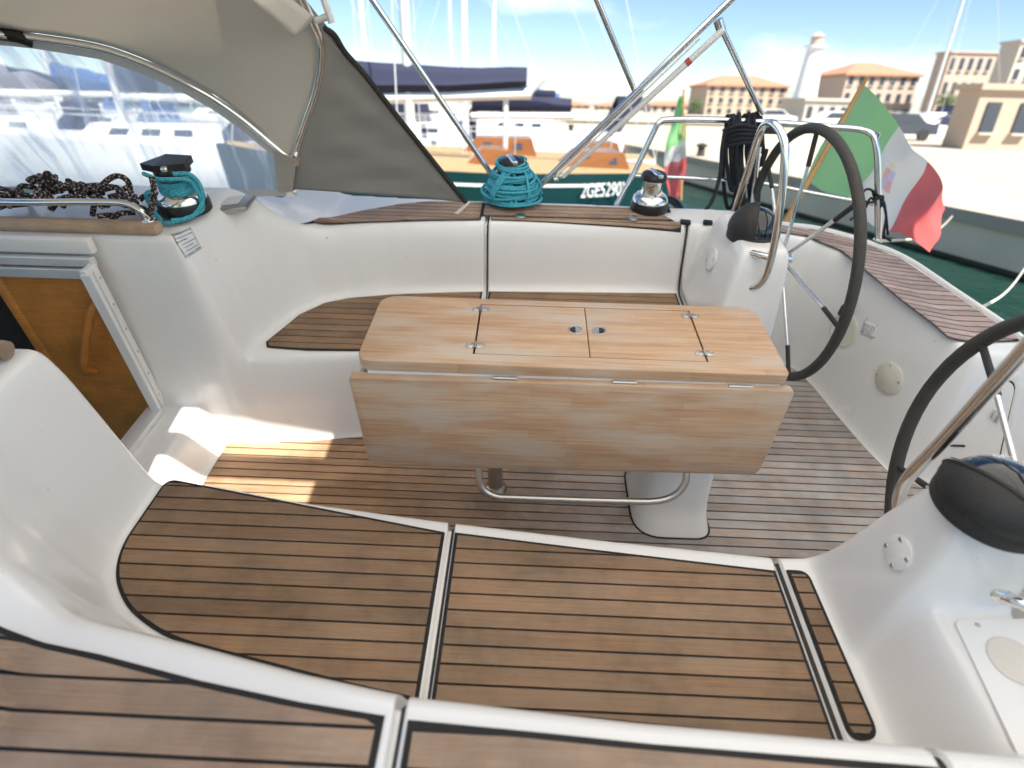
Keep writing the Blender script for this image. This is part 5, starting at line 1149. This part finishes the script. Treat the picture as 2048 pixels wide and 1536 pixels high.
# ---- neighbouring boats ------------------------------------------------------
def yacht(name, label, stern, head, Lh, beam, fb, hm, dm, mast=0, cabin=None, boomcov=None, group='moored yachts', boot=None, lines=True, cat='yacht', rail=True):
    """stern = world point of the transom centre at the waterline; head = heading angle"""
    o = Vector((stern[0], stern[1], WATER)); fx = Vector((math.cos(head), math.sin(head), 0)); fy = Vector((-fx.y, fx.x, 0))
    t = thing(name, label, cat, o, group, level=True); Pt = lambda x, y, z: o + fx * x + fy * y + Vector((0, 0, z))
    sts = [i / 14 for i in range(15)]; half = lambda u: beam / 2 * (.70 + .55 * math.sin(min(1, u * 1.25 + .12) * math.pi * .5) - .25) * (1 - max(0, (u - .42) / .58) ** 2.2)
    shr = lambda u: fb * (1 + .22 * max(0, u - .35) ** 1.3 * 1.6)
    G = []
    for u in sts:
        hb = max(.03, half(u)); z = shr(u); rk = .9 * max(0, u - .8) * 2
        row = [(-hb, z), (-hb * .99, z * .6), (-hb * .93, z * .2), (-hb * .72, -.25), (0, -.6), (hb * .72, -.25), (hb * .93, z * .2), (hb * .99, z * .6), (hb, z)]
        G.append([Pt(u * Lh + (zz / fb) * rk * .5, yy, zz) for yy, zz in row])
    mb = MB(); mb.grid(G); mb.add(G[0], [tuple(range(9))]); part('hull', mb, hm, t, angle=60)
    dk = MB(); D = [[Pt(u * Lh, -max(.03, half(u)) + .01, shr(u) - .01), Pt(u * Lh, 0, shr(u) + .05), Pt(u * Lh, max(.03, half(u)) - .01, shr(u) - .01)] for u in sts]; dk.grid(D); part('deck', dk, dm, t, fixn=False)
    if boot:
        for s_ in (-1, 1):
            mb = MB(); A = []
            for u in [.155 + .8 * k / 30 for k in range(31)]:
                hb = half(u); z = shr(u); A.append([Pt(u * Lh, s_ * (hb * .998 + .012), z * .87), Pt(u * Lh, s_ * (hb * .996 + .012), z * .835)])
            mb.grid(A); part('stripe', mb, boot, t, fixn=False)
    if cabin:
        for (u0, u1, w, h_, m_) in cabin:
            x0, x1 = u0 * Lh, u1 * Lh; z = shr((u0 + u1) / 2); mb = MB()
            P8 = [Pt(x0, -w, z - .05), Pt(x1, -w * .7, z - .05), Pt(x1, w * .7, z - .05), Pt(x0, w, z - .05), Pt(x0 + .15, -w * .88, z + h_), Pt(x1 - h_ * 1.2, -w * .6, z + h_), Pt(x1 - h_ * 1.2, w * .6, z + h_), Pt(x0 + .15, w * .88, z + h_)]
            mb.add(P8, [(3, 2, 1, 0), (4, 5, 6, 7), (0, 1, 5, 4), (1, 2, 6, 5), (2, 3, 7, 6), (3, 0, 4, 7)]); cb = part('cabin', mb, m_, t, smooth=False)
            if m_ in ('white_hull', 'varnish'):
                for k in range(3):
                    for s_ in (0, 1):
                        f0, f1 = .18 + k * .24, .32 + k * .24; a0, a1, b0, b1 = (P8[0], P8[1], P8[4], P8[5]) if s_ == 0 else (P8[3], P8[2], P8[7], P8[6])
                        off = -fy * .012 if s_ == 0 else fy * .012
                        mb = MB(); mb.add([a0.lerp(a1, f0).lerp(b0.lerp(b1, f0), .4) + off, a0.lerp(a1, f1).lerp(b0.lerp(b1, f1), .4) + off, a0.lerp(a1, f1).lerp(b0.lerp(b1, f1), .75) + off, a0.lerp(a1, f0).lerp(b0.lerp(b1, f0), .75) + off], [(0, 1, 2, 3)]); part('porthole', mb, 'glass', cb, smooth=False)
    if mast:
        mx_ = .58 * Lh; mb = MB(); z = shr(.58); mb.tube([Pt(mx_, 0, z - .1), Pt(mx_, 0, mast)], [.10, .07], 10); ms = part('mast', mb, 'mast', t)
        for zz in (.45, .72):
            mb = MB(); mb.tube([Pt(mx_, -beam * .28, z + (mast - z) * zz), Pt(mx_, beam * .28, z + (mast - z) * zz)], .025, 6); part('spreader', mb, 'mast', ms)
        if lines:
            for (a, b) in ((Pt(Lh * .99, 0, shr(1)), Pt(mx_, 0, mast)), (Pt(0, 0, fb), Pt(mx_, 0, mast)), (Pt(mx_, -half(.58), z), Pt(mx_, 0, mast)), (Pt(mx_, half(.58), z), Pt(mx_, 0, mast))):
                mb = MB(); mb.tube([a, b], .012, 5); part('stay', mb, 'mast', ms)
        if boomcov:
            bl, bz = boomcov[0], z + boomcov[1]; a, b = Pt(mx_ - .15, 0, bz), Pt(mx_ - bl, 0, bz + .05); mb = MB(); mb.tube([a, b], .085, 10); bo = part('boom', mb, 'white', t)
            G = []
            for k in range(13):
                u = k / 12; c_ = a.lerp(b, u * .96 + .01) + Vector((0, 0, .10)); hh = .62 * (1 - u) + .30; ww = .17 - .05 * u + .012 * math.sin(k * 2.1); hh += .03 * math.sin(k * 1.7)
                G.append([c_ + fy * (ww * math.cos(q)) * (1 if math.sin(q) < .3 else .75) + Vector((0, 0, hh * (.5 + .5 * math.sin(q)))) for q in [2 * math.pi * j / 12 for j in range(13)]])
            mb = MB(); mb.grid(G); mb.add(G[0][:-1], [tuple(range(12))]); mb.add(G[-1][:-1], [tuple(range(12))]); part('sail_cover', mb, boomcov[2], bo)
    if rail:
        for s_ in (-1, 1):
            mb = MB(); top_ = [Pt(u * Lh, s_ * half(u) * .97, shr(u) + .58) for u in sts[:-1]]; mb.tube(top_, .012, 5); part('guard_wire', mb, 'mast', t)
            for u in sts[:-1:2]:
                mb = MB(); mb.tube([Pt(u * Lh, s_ * half(u) * .97, shr(u) - .02), Pt(u * Lh, s_ * half(u) * .97, shr(u) + .6)], .012, 6); part('stanchion', mb, 'mast', t)
    return t, Pt, half, shr
# dark green classic yacht right behind the coaming, stern to the right
gs = Vector(V(1345, 352, y=10.7)); hd = math.pi + math.radians(4)
gy_, Pt, half, shr = yacht('yacht', 'dark green hulled classic yacht with white stripe, yellow deck and blue boom cover', (gs.x, 12.2), hd, 8.4, 3.7, gs.z - WATER, 'green_hull', 'wooddeck', 16, [(.08, .24, .75, .30, 'varnish'), (.34, .46, .8, .30, 'varnish')], None, boot='white_hull', rail=False)
for (u, l_) in ((.02, .9), (.16, .8)):
    pass
# its boom: placed from the photograph at the yacht's own centre line
def boom_obj():
    a, b = Vector(V(560, 200, y=11.6)), Vector(V(1062, 187, y=12.1)); mb = MB(); mb.tube([a, b], .10, 10); bo = part('boom', mb, 'white', gy_)
    top_ = [(560, 112), (690, 118), (760, 124), (830, 128), (900, 133), (960, 135), (1020, 133), (1054, 134)]; bot = [(560, 196), (690, 191), (760, 189), (830, 187), (900, 186), (960, 181), (1020, 176), (1054, 175)]; G = []
    for (t_, q) in zip(top_, bot):
        yb = 11.6 + .5 * (t_[0] - 560) / 502; c1, c2 = Vector(V(*t_, y=yb)), Vector(V(*q, y=yb)); m_ = (c1 + c2) / 2; hh = (c1.z - c2.z) / 2
        G.append([m_ + Vector((0, .20 * math.cos(a_) * (1.15 if math.sin(a_) < 0 else .8), hh * math.sin(a_))) for a_ in [2 * math.pi * j / 14 for j in range(15)]])
    mb = MB(); mb.grid(G); mb.add(G[-1][:-1], [tuple(range(14))]); part('sail_cover', mb, 'navy', bo, label='navy blue sail cover laced along the boom')
    c1 = Vector(V(1012, 190, y=12.1)); mb = MB(); mb.tube([c1, Vector((c1.x, c1.y, .3))], .05, 8); part('boom_crutch', mb, 'mast', bo)
    mb = MB(); mb.tube([Vector(V(1060, 185, y=12.1)), Vector(V(1088, 158, y=12.1))], .05, 8); part('block', mb, 'mast', bo)
    mb = MB(); c1 = Vector(V(1090, 187, y=12.4)); mb.box(c1, (.42, .1, .12), bev=.03); part('rolled_awning', mb, 'navy', bo)
boom_obj()
# registration number on the green hull
cu = bpy.data.curves.new('t', 'FONT'); cu.body = '2GE5290Y'; cu.size = .40; cu.extrude = .004; to = bpy.data.objects.new('t', cu); COL.objects.link(to)
bpy.context.view_layer.update(); me_ = bpy.data.meshes.new_from_object(to); bpy.data.objects.remove(to)
xs_ = [v.co.x for v in me_.vertices]; ys_ = [v.co.y for v in me_.vertices]; w_, h_ = max(xs_) - min(xs_), max(ys_) - min(ys_)
Lg = 8.4; fbg = gs.z - WATER
def hullpt(px, py):      # on the near side of the green hull
    lo = None
    for k in range(400):
        u = k / 400; hb = half(u); z = 0
        p = Pt(u * Lg, hb * .99, 0); d = HR @ CAMM.T @ np.array([px - W0 / 2, py - H0 / 2, FPX]); t_ = p.y / d[1]; q = CPOS + d * t_
        if q[0] >= p.x: return Vector((float(q[0]), p.y - .03, float(q[2])))
    return Vector(q)
c00, c10, c01, c11 = hullpt(1160, 393), hullpt(1252, 388), hullpt(1160, 366), hullpt(1252, 361)
mb = MB()
for v in me_.vertices:
    u, w = (v.co.x - min(xs_)) / w_, (v.co.y - min(ys_)) / h_; u2 = u + .04 * w
    p = c00.lerp(c10, u2).lerp(c01.lerp(c11, u2), w); mb.v.append(tuple(p + Vector((0, -v.co.z - .12, 0))))
mb.f = [tuple(p.vertices) for p in me_.polygons]; mb.mi = [0] * len(mb.f); part('registration', mb, 'white', gy_, smooth=False, label='white registration 2GE5290Y', fixn=False)

wy = math.pi
yacht('yacht', 'white yacht with navy spray hood behind the green yacht', (V(1120, 300, y=21)[0], 21), wy + .08, 11, 3.6, 1.35, 'white_hull', 'white_hull', 15, [(.30, .68, 1.1, .42, 'white_hull'), (.26, .36, 1.05, .95, 'navy')], (3.6, 1.0, 'midblue'))
yacht('yacht', 'white yacht with blue cockpit tent beyond the sail cover', (V(900, 300, y=25)[0], 25), wy - .05, 12, 3.8, 1.4, 'white_hull', 'white_hull', 17, [(.30, .7, 1.2, .45, 'white_hull'), (.08, .30, 1.2, 1.3, 'navy')], (4, 1.1, 'navy'))
yacht('yacht', 'wooden ketch with orange varnished coamings left of the small flag', (V(1290, 320, y=18)[0], 17.5), wy + .05, 9, 3.0, 1.15, 'white_hull', 'wooddeck', 11, [(.10, .26, .8, .38, 'varnish'), (.36, .6, .85, .42, 'varnish')], (3, .9, 'navy'))
yacht('yacht', 'white yacht with navy mizzen cover near the white leg', (V(1240, 300, y=28)[0], 28), wy, 10, 3.4, 1.3, 'white_hull', 'white_hull', 12, [(.3, .65, 1, .45, 'white_hull'), (.02, .10, .4, 1.5, 'navy')], (3, 1, 'midblue'))
k_ = 0
for (px, Y, L_, mh, cov, lb) in ((690, 30, 12, 18, 'navy', 'white yacht with a tall mast showing just right of the dodger'), (470, 17, 10, 14, 'navy', 'white yacht seen through the right of the side window'), (330, 22, 12, 16, 'midblue', 'white yacht seen through the middle of the side window'), (180, 19, 11, 15, 'navy', 'white yacht seen through the left of the side window'), (20, 27, 13, 17, 'navy', 'white yacht at the left edge of the side window'),
        (560, 36, 11, 15, 'navy', 'distant white yacht behind the window hoop'), (250, 42, 12, 16, 'midblue', 'distant white yacht far beyond the side window'), (90, 50, 12, 17, 'navy', 'farthest white yacht beyond the side window'), (1010, 45, 12, 13, 'midblue', 'distant white yacht above the blue rope winch')):
    yacht('yacht', lb, (V(px, 300, y=Y)[0] + 3, Y), wy + (.06 if k_ % 2 else -.08), L_, 3.5, 1.3, 'white_hull', 'white_hull', mh, [(.28, .68, 1.05, .42, 'white_hull'), (.24, .33, 1.0, .9, cov)], (3.6, 1, cov)); k_ += 1
# motor boat with a navy awning by the kiosk, its mast and gangway
yacht('motor_boat', 'white motor boat with navy awning beyond the quay at right', (V(2010, 230, y=44)[0], 44), math.pi, 9, 3.4, 1.6, 'white_hull', 'white_hull', 14, [(.2, .7, 1.2, .8, 'white_hull'), (.15, .6, 1.3, 1.3, 'navy')], None, cat='motor boat')
# small flag on a neighbour's staff
f2 = thing('flag', 'small narrow green, white and red flag hanging limp left of the rope hank', 'flag', V(1368, 400, y=8), 'italian flags', level=True)
mb = MB(); mb.tube([V(1362, 400, y=8), V(1368, 178, y=8)], .015, 8); part('staff', mb, 'pole', f2)
R_ = [Vector(V(px, py, y=8 + dy)) for px, py, dy in ((1366, 190, 0), (1372, 240, .05), (1370, 290, -.05), (1372, 340, 0), (1362, 392, .04))]; Lf = [Vector(V(px, py, y=8 + dy)) for px, py, dy in ((1358, 192, 0), (1346, 245, .08), (1330, 295, .02), (1328, 340, .1), (1342, 396, .05))]
Rr, Ll = catmull(R_, 6), catmull(Lf, 6); n = len(Rr); sk = 3
rows_ = [[Ll[i].lerp(Rr[i], k / 6) + Vector((0, .05 * math.sin(k * 1.2 + i * .3), 0)) for k in range(7)] for i in range(n)]
for nm, i0, i1, m in (('green_band', 0, 13, 'flagg'), ('white_band', 12, 17, 'flagw'), ('red_band', 16, n, 'flagr')):
    mb = MB(); mb.grid([[rows_[min(n - 1, max(0, i + (0 if i in (0, n - 1) else int((k - 3) * -.5))))][k] for k in range(7)] for i in range(i0, i1)]); part(nm, mb, m, f2, fixn=False)
# mooring lines from the stern to the quay
for i, (a, b, lb) in enumerate(((U(1762, 482, y=2.30), V(1905, 432, z=.05), 'pale mooring line running from the stern rail to the quay'), (U(1957, 618, z=.53), V(2060, 520, z=.0), 'pale mooring line crossing the green water at the right edge'))):
    a = Vector(HEEL @ Vector(a)); b = Vector(b); mb = MB(); mb.tube([a.lerp(b, k / 10) - Vector((0, 0, .12 * math.sin(math.pi * k / 10))) for k in range(11)], .007, 8)
    single('mooring_line', mb, 'whiterope', lb, 'mooring line', a, 'mooring lines', level=True)
